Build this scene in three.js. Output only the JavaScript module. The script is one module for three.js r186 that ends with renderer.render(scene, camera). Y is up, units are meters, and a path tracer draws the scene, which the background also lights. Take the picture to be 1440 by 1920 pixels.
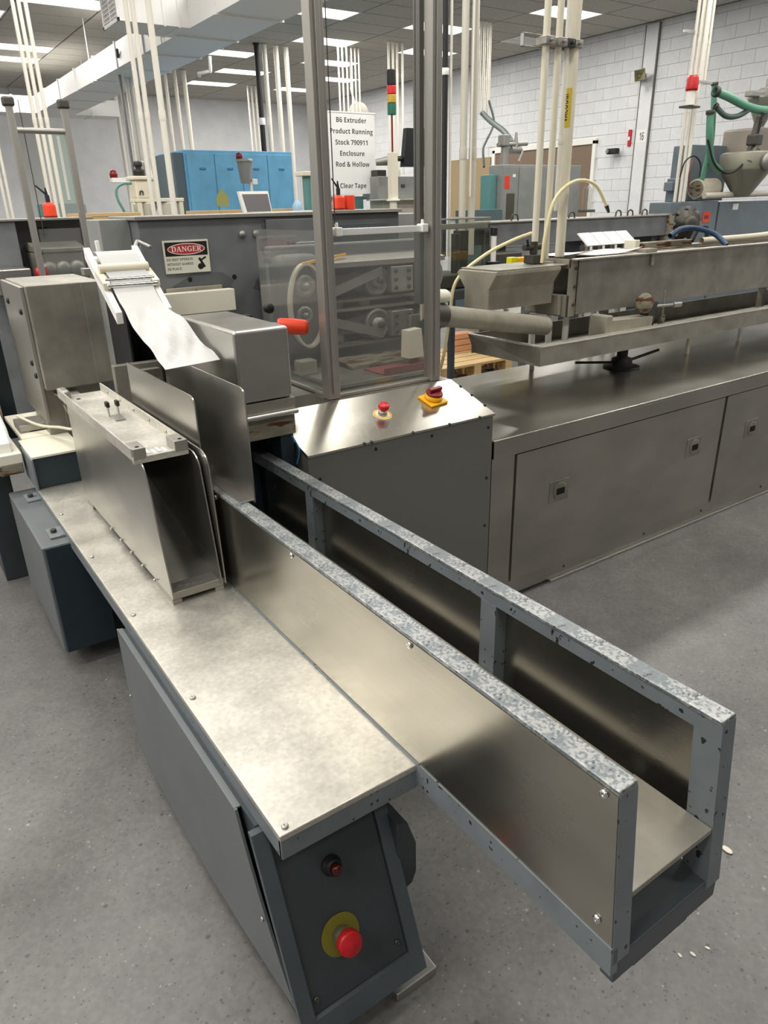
import * as THREE from 'three';
import { RoundedBoxGeometry } from 'three/addons/geometries/RoundedBoxGeometry.js';
import { mergeGeometries } from 'three/addons/utils/BufferGeometryUtils.js';
import { RectAreaLightUniformsLib } from 'three/addons/lights/RectAreaLightUniformsLib.js';

// ---------------------------------------------------------------- camera, light, exposure
const scene = new THREE.Scene();
scene.background = new THREE.Color(0x000000);
const camera = new THREE.PerspectiveCamera(2 * Math.atan(960 / 1343.6) * 180 / Math.PI, 1440 / 1920, 0.05, 60);
{
  const yaw = 0.59565, pitch = 0.405327, roll = 0.02404;
  const fwd = new THREE.Vector3(Math.sin(yaw) * Math.cos(pitch), -Math.sin(pitch), -Math.cos(yaw) * Math.cos(pitch));
  const right = new THREE.Vector3(Math.cos(yaw), 0, Math.sin(yaw));
  const down = new THREE.Vector3().crossVectors(fwd, right);
  const r = right.clone().multiplyScalar(Math.cos(roll)).addScaledVector(down, Math.sin(roll));
  const d = down.clone().multiplyScalar(Math.cos(roll)).addScaledVector(right, -Math.sin(roll));
  const m = new THREE.Matrix4().makeBasis(r, d.clone().negate(), fwd.clone().negate());
  camera.quaternion.setFromRotationMatrix(m);
  camera.position.set(0, 1.65, 0);
}
const renderer = new THREE.WebGLRenderer({ antialias: true });
renderer.toneMapping = THREE.LinearToneMapping;
renderer.toneMappingExposure = 1.14;
renderer.shadowMap.enabled = true;
RectAreaLightUniformsLib.init();
const LAMP = 19, LAMP_COLOR = 0xfffbf5;   // luminance of the ceiling troffers
const CEIL = 4.475, WALLX = 12.52, BACKZ = -21.8, NEARZ = 8, LEFTX = -7;

// ---------------------------------------------------------------- random, noise, textures
let seed = 12345;
const rnd = () => (seed = (seed * 1664525 + 1013904223) >>> 0) / 4294967296;
const rr = (a, b) => a + (b - a) * rnd();
function lattice(px, py, s) {
  let h = (px * 374761393 + py * 668265263 + s * 974711) | 0;
  h = Math.imul(h ^ (h >>> 13), 1274126177); h ^= h >>> 16;
  return (h >>> 0) / 4294967296;
}
function vnoise(x, y, px, py, s) {
  const ix = Math.floor(x), iy = Math.floor(y); let fx = x - ix, fy = y - iy;
  fx = fx * fx * (3 - 2 * fx); fy = fy * fy * (3 - 2 * fy);
  const m = (a, n) => ((a % n) + n) % n;
  const a = lattice(m(ix, px), m(iy, py), s), b = lattice(m(ix + 1, px), m(iy, py), s);
  const c = lattice(m(ix, px), m(iy + 1, py), s), d = lattice(m(ix + 1, px), m(iy + 1, py), s);
  return (a * (1 - fx) + b * fx) * (1 - fy) + (c * (1 - fx) + d * fx) * fy;
}
function fbm(u, v, fx, fy, oct, s) {           // tileable on [0,1)
  let t = 0, a = 0.5, n = 0;
  for (let o = 0; o < oct; o++) { t += a * vnoise(u * fx, v * fy, fx, fy, s + o * 17); n += a; a *= 0.5; fx *= 2; fy *= 2; }
  return t / n;
}
const cl = (x) => Math.max(0, Math.min(1, x));
const sm = (a, b, x) => { x = cl((x - a) / (b - a)); return x * x * (3 - 2 * x); };
function tex(w, h, fn, size, srgb) {            // fn(u,v) -> grey or [r,g,b] in 0..1 ; size = metres per repeat
  const d = new Uint8Array(w * h * 4);
  for (let j = 0; j < h; j++) for (let i = 0; i < w; i++) {
    const c = fn((i + 0.5) / w, (j + 0.5) / h), k = (j * w + i) * 4;
    if (typeof c === 'number') d[k] = d[k + 1] = d[k + 2] = cl(c) * 255;
    else { d[k] = cl(c[0]) * 255; d[k + 1] = cl(c[1]) * 255; d[k + 2] = cl(c[2]) * 255; }
    d[k + 3] = 255;
  }
  const t = new THREE.DataTexture(d, w, h, THREE.RGBAFormat);
  t.wrapS = t.wrapT = THREE.RepeatWrapping; t.magFilter = THREE.LinearFilter; t.minFilter = THREE.LinearMipmapLinearFilter; t.generateMipmaps = true;
  if (srgb) t.colorSpace = THREE.SRGBColorSpace;
  t.repeat.set(1 / size[0], 1 / size[1]); t.needsUpdate = true;
  return t;
}
const mix3 = (a, b, t) => [a[0] + (b[0] - a[0]) * t, a[1] + (b[1] - a[1]) * t, a[2] + (b[2] - a[2]) * t];
function std(o) { return new THREE.MeshStandardMaterial(o); }

// worn stainless: blotchy handling marks, short scratches
const steelRough = tex(512, 512, (u, v) => 0.26 + 0.40 * fbm(u, v, 5, 5, 5, 3) + 0.06 * fbm(u, v, 60, 60, 2, 9), [0.6, 0.6]);
const steelCol = tex(512, 512, (u, v) => {
  const n = fbm(u, v, 4, 4, 5, 21), f = fbm(u, v, 60, 60, 2, 33), s = fbm(u, v, 12, 110, 2, 40);
  const k = 0.70 + 0.24 * n + 0.10 * (f - 0.5) + 0.03 * (s - 0.5);
  return [k * 1.0, k * 0.993, k * 0.975];
}, [0.55, 0.55], true);
const brushRough = tex(512, 512, (u, v) => 0.36 + 0.02 * fbm(u, v, 3, 220, 2, 51) + 0.12 * fbm(u, v, 4, 4, 2, 52), [0.8, 0.5]);
const brushCol = tex(512, 512, (u, v) => { const k = 0.76 + 0.03 * fbm(u, v, 3, 220, 2, 61) + 0.12 * fbm(u, v, 4, 4, 3, 62); return [k, k * 0.993, k * 0.975]; }, [0.9, 0.5], true);
const dustCol = tex(512, 512, (u, v) => {   // limescale-dulled steel of the wet end
  const n = fbm(u, v, 5, 5, 5, 71), s = fbm(u, v, 50, 6, 3, 72); const k = 0.62 + 0.22 * n + 0.035 * (s - 0.5);
  return [k * 1.0, k * 0.987, k * 0.955];
}, [0.6, 0.5], true);
const paintCol = (r, g, b, amt, sd) => tex(256, 256, (u, v) => { const k = 1 - amt + amt * 2 * fbm(u, v, 6, 6, 4, sd); return [r * k, g * k, b * k]; }, [0.7, 0.7], true);
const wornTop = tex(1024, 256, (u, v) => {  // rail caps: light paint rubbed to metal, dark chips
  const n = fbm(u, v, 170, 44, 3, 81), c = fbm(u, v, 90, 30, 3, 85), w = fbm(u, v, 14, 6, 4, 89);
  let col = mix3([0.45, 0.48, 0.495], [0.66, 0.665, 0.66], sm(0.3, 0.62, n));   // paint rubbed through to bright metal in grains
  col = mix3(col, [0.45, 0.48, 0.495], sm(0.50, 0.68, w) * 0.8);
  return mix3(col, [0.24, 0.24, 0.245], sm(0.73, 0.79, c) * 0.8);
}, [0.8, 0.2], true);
const wornSide = tex(512, 512, (u, v) => {
  const n = fbm(u, v, 8, 8, 4, 91), c = fbm(u, v, 34, 34, 3, 95);
  let col = mix3([0.43, 0.46, 0.475], [0.50, 0.53, 0.545], n);
  return mix3(col, [0.15, 0.16, 0.17], sm(0.76, 0.79, c));
}, [0.5, 0.5], true);
const floorCol = (() => {
  const N = 2048, base = new Float32Array(N * N);
  for (let j = 0; j < N; j++) for (let i = 0; i < N; i++) {
    const u = i / N, v = j / N;
    base[j * N + i] = 0.415 + 0.13 * (fbm(u, v, 6, 6, 5, 101) - 0.5) + 0.07 * (fbm(u, v, 300, 300, 2, 105) - 0.5) + 0.06 * (fbm(u, v, 40, 40, 3, 107) - 0.5);
  }
  for (let k = 0; k < 16000; k++) {             // pits and flakes of the coating
    const cx = rnd() * N, cy = rnd() * N, r = rr(0.8, 2.1) * (rnd() < 0.1 ? rr(1.5, 2.2) : 1), dark = rnd() < 0.8 ? -rr(0.05, 0.19) : rr(0.06, 0.22);
    for (let y = -5; y <= 5; y++) for (let x = -5; x <= 5; x++) {
      const q = Math.hypot(x, y * 1.2); if (q > r) continue;
      base[(((cy + y) | 0) + N) % N * N + (((cx + x) | 0) + N) % N] += dark * (1 - q / r * 0.5);
    }
  }
  const d = new Uint8Array(N * N * 4);
  for (let k = 0; k < N * N; k++) { const b = cl(base[k]); d[k * 4] = b * 255; d[k * 4 + 1] = b * 0.99 * 255; d[k * 4 + 2] = b * 0.972 * 255; d[k * 4 + 3] = 255; }
  const t = new THREE.DataTexture(d, N, N, THREE.RGBAFormat); t.wrapS = t.wrapT = THREE.RepeatWrapping; t.magFilter = THREE.LinearFilter; t.minFilter = THREE.LinearMipmapLinearFilter; t.generateMipmaps = true;
  t.colorSpace = THREE.SRGBColorSpace; t.repeat.set(1 / 3.2, 1 / 3.2); t.needsUpdate = true; return t;
})();
const floorRough = tex(512, 512, (u, v) => 0.20 + 0.32 * fbm(u, v, 5, 5, 5, 111), [3, 3]);
const tileCol = tex(256, 256, (u, v) => { const k = 0.72 + 0.06 * (fbm(u, v, 40, 40, 3, 121) - 0.5) - 0.10 * sm(0.66, 0.72, fbm(u, v, 70, 70, 2, 125)); return [k, k * 0.98, k * 0.93]; }, [0.6, 0.6], true);
const wallCol = tex(256, 256, (u, v) => { const k = 0.90 + 0.05 * (fbm(u, v, 5, 5, 4, 131) - 0.5) + 0.03 * (fbm(u, v, 60, 60, 2, 133) - 0.5); return [k * 0.985, k * 0.99, k]; }, [1.2, 1.2], true);
const wallBump = tex(256, 256, (u, v) => fbm(u, v, 50, 50, 3, 141), [0.5, 0.5]);
const rustCol = tex(256, 256, (u, v) => { const n = fbm(u, v, 5, 9, 5, 151), s = fbm(u, v, 3, 14, 4, 155); return mix3(mix3([0.62, 0.60, 0.52], [0.45, 0.43, 0.38], n), [0.34, 0.20, 0.10], sm(0.52, 0.68, s)); }, [0.25, 0.25], true);
const woodCol = tex(256, 256, (u, v) => { const n = fbm(u, v, 3, 40, 4, 161); return mix3([0.86, 0.75, 0.55], [0.74, 0.61, 0.42], n); }, [0.6, 0.3], true);

const M = {
  table: std({ color: 0xfffdf6, map: steelCol, metalness: 0.72, roughness: 0.85, roughnessMap: steelRough }),
  sheet: std({ color: 0xdad9d5, map: brushCol, metalness: 0.95, roughness: 0.72, roughnessMap: brushRough }),
  panelsteel: std({ color: 0xd6d3ca, map: brushCol, metalness: 0.97, roughness: 0.6, roughnessMap: brushRough }),
  bench: std({ color: 0xe6e4de, map: brushCol, metalness: 1, roughness: 0.55, roughnessMap: brushRough }),
  benchside: std({ color: 0xe0ded8, map: brushCol, metalness: 1, roughness: 0.75, roughnessMap: brushRough }),
  dull: std({ color: 0xcfcdc6, map: dustCol, metalness: 0.55, roughness: 0.85, roughnessMap: steelRough }),
  scale: std({ color: 0xd6d2c5, map: dustCol, metalness: 0.1, roughness: 0.9 }),
  cast: std({ color: 0x9b9a95, metalness: 0.7, roughness: 0.5 }),
  chrome: std({ color: 0xe8e8e6, metalness: 1, roughness: 0.16 }),
  zinc: std({ color: 0xb9b8b2, metalness: 0.9, roughness: 0.38 }),
  darkzinc: std({ color: 0x55534e, metalness: 0.7, roughness: 0.5 }),
  paint: std({ map: wornSide, metalness: 0.1, roughness: 0.48 }),
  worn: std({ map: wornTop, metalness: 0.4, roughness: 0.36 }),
  slate: std({ map: paintCol(0.30, 0.33, 0.345, 0.10, 171), metalness: 0.1, roughness: 0.45 }),
  slateD: std({ map: paintCol(0.235, 0.26, 0.275, 0.10, 173), metalness: 0.1, roughness: 0.5 }),
  navy: std({ color: 0x26343c, metalness: 0.1, roughness: 0.5 }),
  doorgrey: std({ map: paintCol(0.43, 0.45, 0.46, 0.05, 175), metalness: 0.2, roughness: 0.42 }),
  frameGrey: std({ map: paintCol(0.44, 0.45, 0.46, 0.12, 177), metalness: 0.1, roughness: 0.5 }),
  frameDark: std({ map: paintCol(0.36, 0.37, 0.38, 0.10, 179), metalness: 0.1, roughness: 0.5 }),
  cabgrey: std({ color: 0x787872, metalness: 0.15, roughness: 0.5 }),
  alu: std({ color: 0xa7a49d, metalness: 0.75, roughness: 0.42 }),
  black: std({ color: 0x17181a, roughness: 0.55 }),
  rubber: std({ color: 0x222326, roughness: 0.85 }),
  red: std({ color: 0xc41a22, roughness: 0.35 }),
  redDark: std({ color: 0x7c1016, roughness: 0.3 }),
  orange: std({ color: 0xe2421f, roughness: 0.4 }),
  yellow: std({ color: 0xf2b40c, roughness: 0.4 }),
  yellowD: std({ color: 0x77701f, roughness: 0.5 }),
  white: std({ color: 0xf1f0ea, roughness: 0.5 }),
  cream: std({ color: 0xe6e0cc, roughness: 0.55 }),
  ivory: std({ color: 0xe9e5d3, roughness: 0.5 }),
  film: new THREE.MeshPhysicalMaterial({ color: 0xc0c0be, roughness: 0.6, clearcoat: 0.05, side: THREE.DoubleSide }),
  paper: std({ color: 0xf6f6f4, roughness: 0.8, side: THREE.DoubleSide }),
  tapewrap: std({ color: 0xd9d2bd, roughness: 0.6 }),
  rust: std({ map: rustCol, metalness: 0.25, roughness: 0.7 }),
  wood: std({ map: woodCol, roughness: 0.75 }),
  brick: std({ color: 0xd8a077, roughness: 0.85 }),
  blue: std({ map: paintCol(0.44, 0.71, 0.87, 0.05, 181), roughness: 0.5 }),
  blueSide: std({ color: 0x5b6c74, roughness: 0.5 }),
  extr: std({ map: paintCol(0.42, 0.47, 0.50, 0.06, 183), metalness: 0.1, roughness: 0.45 }),
  hammer: std({ map: paintCol(0.57, 0.58, 0.57, 0.06, 185), metalness: 0.2, roughness: 0.5 }),
  teal: std({ color: 0x5d8f8c, roughness: 0.5 }),
  hose: std({ color: 0x5f9a80, roughness: 0.45 }),
  hoseD: std({ color: 0x4c5d58, roughness: 0.5 }),
  tube: std({ color: 0xeadfae, roughness: 0.4 }),
  doorbrown: std({ color: 0x7d6a58, roughness: 0.6 }),
  duct: std({ color: 0xe9e9e7, metalness: 0.15, roughness: 0.5 }),
  pipe: std({ color: 0xe4e0d4, roughness: 0.45 }),
  pipeG: std({ color: 0xc7c3b6, roughness: 0.5 }),
  floor: std({ map: floorCol, roughness: 1, roughnessMap: floorRough }),
  tile: std({ map: tileCol, roughness: 0.9 }),
  grid: std({ color: 0x7d7a72, roughness: 0.8 }),
  wall: std({ map: wallCol, roughness: 0.55, bumpMap: wallBump, bumpScale: 0.002 }),
  mortar: std({ color: 0xe4e4e2, roughness: 0.9 }),
  back: std({ map: wallCol, roughness: 0.7 }),
  clear: new THREE.MeshPhysicalMaterial({ color: 0xf3f5f2, roughness: 0.06, transmission: 1, thickness: 0, ior: 1.49 }),
  clearHaze: new THREE.MeshPhysicalMaterial({ color: 0xe9eae8, roughness: 0.10, transmission: 0.94, thickness: 0, ior: 1.49 }),
  acrylEdge: new THREE.MeshPhysicalMaterial({ color: 0xffffff, roughness: 0.25, transmission: 0.45, thickness: 0, ior: 1.49 }),
  lensDark: std({ color: 0x4a0d12, roughness: 0.25 }),
  lens: new THREE.MeshStandardMaterial({ color: 0xffffff, roughness: 0.6, emissive: 0xfffaf0, emissiveIntensity: 2.2 }),
  hole: std({ color: 0x0c0c0d, roughness: 0.9 }),
  beltgrey: std({ color: 0x8a8880, roughness: 0.7 }),
  screen: std({ color: 0x1b1d21, roughness: 0.25 }),
};

// ---------------------------------------------------------------- building helpers
const names = {};
function numbered(n) { if (!(n in names)) { names[n] = 0; return n; } names[n]++; return n + '_' + String(names[n]).padStart(3, '0'); }
function uvBox(g) {                                // metres, by facing
  g = g.index ? g.toNonIndexed() : g;
  const p = g.attributes.position, nn = g.attributes.normal, uv = new Float32Array(p.count * 2);
  for (let i = 0; i < p.count; i += 3) {
    let x = 0, y = 0, z = 0;
    for (let k = 0; k < 3; k++) { x += nn.getX(i + k); y += nn.getY(i + k); z += nn.getZ(i + k); }
    x = Math.abs(x); y = Math.abs(y); z = Math.abs(z);
    for (let k = 0; k < 3; k++) {
      const j = i + k; let a, b;
      if (y >= x && y >= z) { a = p.getX(j); b = p.getZ(j); } else if (x >= z) { a = p.getZ(j); b = p.getY(j); } else { a = p.getX(j); b = p.getY(j); }
      uv[j * 2] = a; uv[j * 2 + 1] = b;
    }
  }
  g.setAttribute('uv', new THREE.BufferAttribute(uv, 2));
  return g;
}
function box(x0, x1, y0, y1, z0, z1, r = 0.0015) {
  const w = Math.abs(x1 - x0), h = Math.abs(y1 - y0), d = Math.abs(z1 - z0);
  const q = Math.min(r, w * 0.45, h * 0.45, d * 0.45);
  const g = q > 0.0004 ? new RoundedBoxGeometry(w, h, d, q > 0.008 ? 3 : 1, q) : new THREE.BoxGeometry(w, h, d);
  g.translate((x0 + x1) / 2, (y0 + y1) / 2, (z0 + z1) / 2);
  return g;
}
function hexa(p) {   // 8 corners: bottom a b c d (ccw from above), top a b c d
  const f = [[3, 2, 1, 0], [4, 5, 6, 7], [0, 1, 5, 4], [1, 2, 6, 5], [2, 3, 7, 6], [3, 0, 4, 7]], v = [];
  for (const q of f) for (const k of [q[0], q[1], q[2], q[0], q[2], q[3]]) v.push(...p[k]);
  const g = new THREE.BufferGeometry(); g.setAttribute('position', new THREE.Float32BufferAttribute(v, 3)); g.computeVertexNormals();
  return g;
}
// prism with profile in (z,y), extruded along x
function prismX(pts, x0, x1, bevel = 0.0015) {
  const s = new THREE.Shape(pts.map(([z, y]) => new THREE.Vector2(-z, y)));
  const g = new THREE.ExtrudeGeometry(s, { depth: Math.abs(x1 - x0) - 2 * bevel, bevelEnabled: bevel > 0, bevelSize: bevel, bevelThickness: bevel, bevelOffset: -bevel, bevelSegments: 1, curveSegments: 10 });
  g.rotateY(Math.PI / 2); g.translate(Math.min(x0, x1) + bevel, 0, 0);
  return g;
}
function shapeX(shape, x0, x1) { const g = new THREE.ExtrudeGeometry(shape, { depth: Math.abs(x1 - x0), bevelEnabled: false, curveSegments: 8 }); g.rotateY(Math.PI / 2); g.translate(Math.min(x0, x1), 0, 0); return g; }
// prism with profile in (x,y), extruded along z
function prismZ(pts, z0, z1, bevel = 0.0015) {
  const s = new THREE.Shape(pts.map(([x, y]) => new THREE.Vector2(x, y)));
  const g = new THREE.ExtrudeGeometry(s, { depth: Math.abs(z1 - z0) - 2 * bevel, bevelEnabled: bevel > 0, bevelSize: bevel, bevelThickness: bevel, bevelOffset: -bevel, bevelSegments: 1, curveSegments: 12 });
  g.translate(0, 0, Math.min(z0, z1) + bevel);
  return g;
}
const V = (x, y, z) => new THREE.Vector3(x, y, z);
function rod(a, b, r, r2 = r, seg = 16) {
  const A = V(...a), B = V(...b), d = B.clone().sub(A), L = d.length();
  const c = Math.min(0.002, r * 0.25, L * 0.3);
  const g = new THREE.LatheGeometry([[0, 0], [r - c, 0], [r, c], [r2, L - c], [r2 - c, L], [0, L]].map(q => new THREE.Vector2(q[0], q[1])), seg);
  g.applyQuaternion(new THREE.Quaternion().setFromUnitVectors(V(0, 1, 0), d.normalize())); g.translate(A.x, A.y, A.z);
  return g;
}
function lathe(prof, at, dir = [0, 1, 0], seg = 24) {
  const g = new THREE.LatheGeometry(prof.map(q => new THREE.Vector2(q[0], q[1])), seg);
  g.applyQuaternion(new THREE.Quaternion().setFromUnitVectors(V(0, 1, 0), V(...dir).normalize())); g.translate(...at);
  return g;
}
function tubeG(pts, r, seg = 40, rs = 10, closed = false) { return new THREE.TubeGeometry(new THREE.CatmullRomCurve3(pts.map(q => V(...q)), closed), seg, r, rs, closed); }
function merge(list) { return mergeGeometries(list.map(g => { g = g.index ? g.toNonIndexed() : g; for (const k of Object.keys(g.attributes)) if (!['position', 'normal'].includes(k)) g.deleteAttribute(k); return g; })); }
const screwG = (at, dir, r = 0.007) => lathe([[0, 0], [r, 0], [r, r * 0.35], [r * 0.7, r * 0.7], [r * 0.32, r * 0.72], [r * 0.3, r * 0.4], [0, r * 0.4]], at, dir, 14);
function shade(m) { m.castShadow = m.receiveShadow = true; return m; }
function thing(name, label, category, base, group) {
  const o = new THREE.Group(); o.name = numbered(name); o.position.set(...base); o.userData = { label, category };
  if (group) o.userData.group = group;
  scene.add(o); return o;
}
function wpos(o) { const p = V(0, 0, 0); for (let k = o; k && k !== scene; k = k.parent) p.add(k.position); return p; }
function part(parent, name, g, mat, label, ownUV) {   // g is in world metres
  if (!ownUV) g = uvBox(g);
  const m = shade(new THREE.Mesh(g, mat)); m.name = name; const w = wpos(parent); g.translate(-w.x, -w.y, -w.z);
  if (label) m.userData.label = label;
  parent.add(m); return m;
}
function struct(name, g, mat) { const m = shade(new THREE.Mesh(uvBox(g), mat)); m.name = name; m.userData = { kind: 'structure' }; scene.add(m); return m; }
function canvasTex(w, h, draw) { const c = document.createElement('canvas'); c.width = w; c.height = h; draw(c.getContext('2d'), w, h); const t = new THREE.CanvasTexture(c); t.colorSpace = THREE.SRGBColorSpace; return t; }
// flat quad with its own 0..1 uv: corners bl br tr tl
function quad(bl, br, tr, tl) { const g = new THREE.BufferGeometry(); g.setAttribute('position', new THREE.Float32BufferAttribute([...bl, ...br, ...tr, ...bl, ...tr, ...tl], 3)); g.setAttribute('uv', new THREE.Float32BufferAttribute([0, 0, 1, 0, 1, 1, 0, 0, 1, 1, 0, 1], 2)); g.computeVertexNormals(); return g; }

// ================================================================ ROOM
struct('floor', box(LEFTX - .2, WALLX + .3, -0.2, 0, BACKZ - .3, NEARZ + .2, 0), M.floor);
const ceiling = struct('ceiling', box(LEFTX - .2, WALLX + .3, CEIL + .03, CEIL + 0.25, BACKZ - .3, NEARZ + .2, 0), M.grid);
struct('wall_back', box(LEFTX - .2, WALLX + .3, 0, CEIL + .03, BACKZ - .25, BACKZ, 0), M.back);
struct('wall_left', box(LEFTX - .2, LEFTX, 0, CEIL + .03, BACKZ, NEARZ, 0), M.back);
struct('wall_front', box(LEFTX - .2, WALLX + .3, 0, CEIL + .03, NEARZ, NEARZ + .2, 0), M.back);
const wallR = struct('wall_right', box(WALLX + .008, WALLX + .3, 0, CEIL + .03, BACKZ, NEARZ, 0), M.mortar);
{
  const BH = 0.2, BL = 0.4, doorHole = (y, z) => y < 2.75 && z > -13.75 && z < -10.75;
  const near = [], rest = [];
  for (let c = 0; c * BH < CEIL + .03; c++) for (let k = -1; k < 76; k++) {
    const z1 = NEARZ - k * BL - (c % 2 ? BL / 2 : 0), z0 = z1 - BL; if (z0 > NEARZ - 0.02 || z1 < BACKZ + .02) continue;
    const y0 = c * BH, y1 = Math.min(y0 + BH, CEIL + .03); if (y1 - y0 < .03 || doorHole((y0 + y1) / 2, (z0 + z1) / 2)) continue;
    const a = Math.max(z0, BACKZ), b = Math.min(z1, NEARZ), zc = (a + b) / 2, vis = y0 > 1.35 && zc < -7.2 && zc > -14.2;
    (vis && near.length < 300 ? near : rest).push([a, b, y0, y1]);
  }
  const cache = {};
  for (const [a, b, y0, y1] of near) {
    const key = (b - a).toFixed(3) + (y1 - y0).toFixed(3), v = key + (near.indexOf(near.find(q => q[0] === a)) % 4);
    let g = cache[v];
    if (!g) { g = cache[v] = uvBox(box(-.012, .012, -(y1 - y0) / 2 + .0015, (y1 - y0) / 2 - .0015, -(b - a) / 2 + .0015, (b - a) / 2 - .0015, .004)); const uv = g.attributes.uv; const ox = rnd(), oy = rnd(); for (let i = 0; i < uv.count; i++) uv.setXY(i, uv.getX(i) + ox, uv.getY(i) + oy); }
    const m = shade(new THREE.Mesh(g, M.wall)); m.name = 'concrete_block'; m.position.set(WALLX + .002 * rnd(), (y0 + y1) / 2, (a + b) / 2); wallR.add(m);
  }
  const m = shade(new THREE.Mesh(uvBox(merge(rest.map(([a, b, y0, y1]) => box(WALLX - .012, WALLX + .012, y0 + .0015, y1 - .0015, a + .0015, b - .0015, 0)))), M.wall)); m.name = 'concrete_blocks'; m.userData.kind = 'stuff'; wallR.add(m);
}
// ceiling tiles and troffers
const TX = (i) => 6.94 + 1.2 * i, TZ = (k) => -9.85 - 0.62 * k;
const lampCells = [[3, 0], [0, 3], [2, 3], [1, 6], [3, 6], [0, 9], [2, 9], [1, 12], [3, 12], [1, 15], [3, 15], [-3, 11], [-3, 13], [-4, 7], [-3, 5], [-5, 9]];
const extraCells = [];
for (const k of [-3, -8, -13, -19]) for (const i of k === -19 ? [-7, -3, 1] : [-9, -7, -5, -3, -1, 1, 3]) if (!(k === -3 && i > 1)) extraCells.push([i + (k % 2 ? 1 : 0), k]);
for (const i of [-7, -9]) for (const k of [3, 9, 15]) extraCells.push([i, k]);
extraCells.push([-8, -16], [-10, -16], [-6, -10], [-8, -10], [-10, -10]);
{
  const isLamp = (i, k) => [...lampCells, ...extraCells].some(c => c[0] === i && c[1] === k);
  const near = [], rest = [];
  for (let i = -12; i <= 4; i++) for (let k = -29; k <= 19; k++) {
    if (isLamp(i, k)) continue;
    const x0 = Math.max(TX(i) - .6, LEFTX), x1 = Math.min(TX(i) + .6, WALLX), z0 = Math.max(TZ(k) - .31, BACKZ), z1 = Math.min(TZ(k) + .31, NEARZ);
    if (x1 - x0 < .05 || z1 - z0 < .05) continue;
    const vis = i >= -5 && k >= -4 && TX(i) > 1.2 + (k > 8 ? 0 : 0);
    (vis ? near : rest).push([x0, x1, z0, z1]);
  }
  near.sort((a, b) => b[2] - a[2]);
  while (near.length > 290) rest.push(near.pop());
  for (const [x0, x1, z0, z1] of near) {
    const g = uvBox(box(x0 + .012, x1 - .012, CEIL, CEIL + .018, z0 + .012, z1 - .012, .003));
    const m = shade(new THREE.Mesh(g, M.tile)); m.name = 'ceiling_tile'; ceiling.add(m);
  }
  const m = shade(new THREE.Mesh(uvBox(merge(rest.map(([x0, x1, z0, z1]) => box(x0 + .012, x1 - .012, CEIL, CEIL + .018, z0 + .012, z1 - .012, 0)))), M.tile)); m.name = 'ceiling_tiles'; m.userData.kind = 'stuff'; ceiling.add(m);
}
function troffer(i, k, label) {
  const x = TX(i), z = TZ(k), y = CEIL;
  const t = thing('ceiling_light', label, 'light', [x, y, z], 'fluorescent panels in the ceiling');
  part(t, 'frame', merge([box(x - .59, x + .59, y - .004, y + .02, z - .3, z - .275), box(x - .59, x + .59, y - .004, y + .02, z + .275, z + .3), box(x - .59, x - .565, y - .004, y + .02, z - .275, z + .275), box(x + .565, x + .59, y - .004, y + .02, z - .275, z + .275)]), M.white);
  part(t, 'diffuser', box(x - .565, x + .565, y + .004, y + .014, z - .275, z + .275, 0), M.lens);
  const L = new THREE.RectAreaLight(LAMP_COLOR, LAMP, 1.12, 0.54); L.position.set(0, -0.004, 0); L.rotation.x = -Math.PI / 2; L.castShadow = true; t.add(L);
}
const lampLabels = ['lit ceiling panel behind the tall white pipes at the upper right', 'lit ceiling panel just right of the left guard post at the top edge', 'lit ceiling panel crossed by the right guard post near the top edge', 'lit ceiling panel crossed by the left guard post, second from the top', 'lit ceiling panel crossed by the right guard post above the stack light', 'lit ceiling panel left of the black pole near the duct', 'lit ceiling panel right of the left guard post, third from the top', 'lit ceiling panel crossed by the white poles, second above the blue cabinet', 'lit ceiling panel right of the left guard post, lowest of the four there', 'lowest lit ceiling panel directly above the blue cabinet', 'small lit ceiling panel peeking left of the left guard post', 'lit ceiling panel at the left edge crossed by three white pipes', 'lower lit ceiling panel at the left edge just above the air duct', 'lit ceiling panel cut by the left edge near the top corner', 'lit ceiling panel touching the air grille at the top left', 'lit ceiling panel hidden high at the left beyond the duct'];
lampCells.forEach(([i, k], n) => troffer(i, k, lampLabels[n]));
extraCells.forEach(([i, k]) => troffer(i, k, 'lit ceiling panel overhead outside the picture'));
{ // unlit vent panel
  const t = thing('ceiling_vent', 'pale unlit vent panel in the ceiling right of the white pipes', 'vent', [TX(4) - .1, CEIL, TZ(3)]);
  const x = TX(4) - .25, z = TZ(3); part(t, 'frame', box(x - .42, x + .42, CEIL - .016, CEIL - .002, z - .27, z + .27), M.white);
  for (let s = 0; s < 6; s++) part(t, 'louvre', box(x - .38, x + .38, CEIL - .026, CEIL - .016, z - .22 + s * .08, z - .19 + s * .08), M.duct);
}
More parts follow.
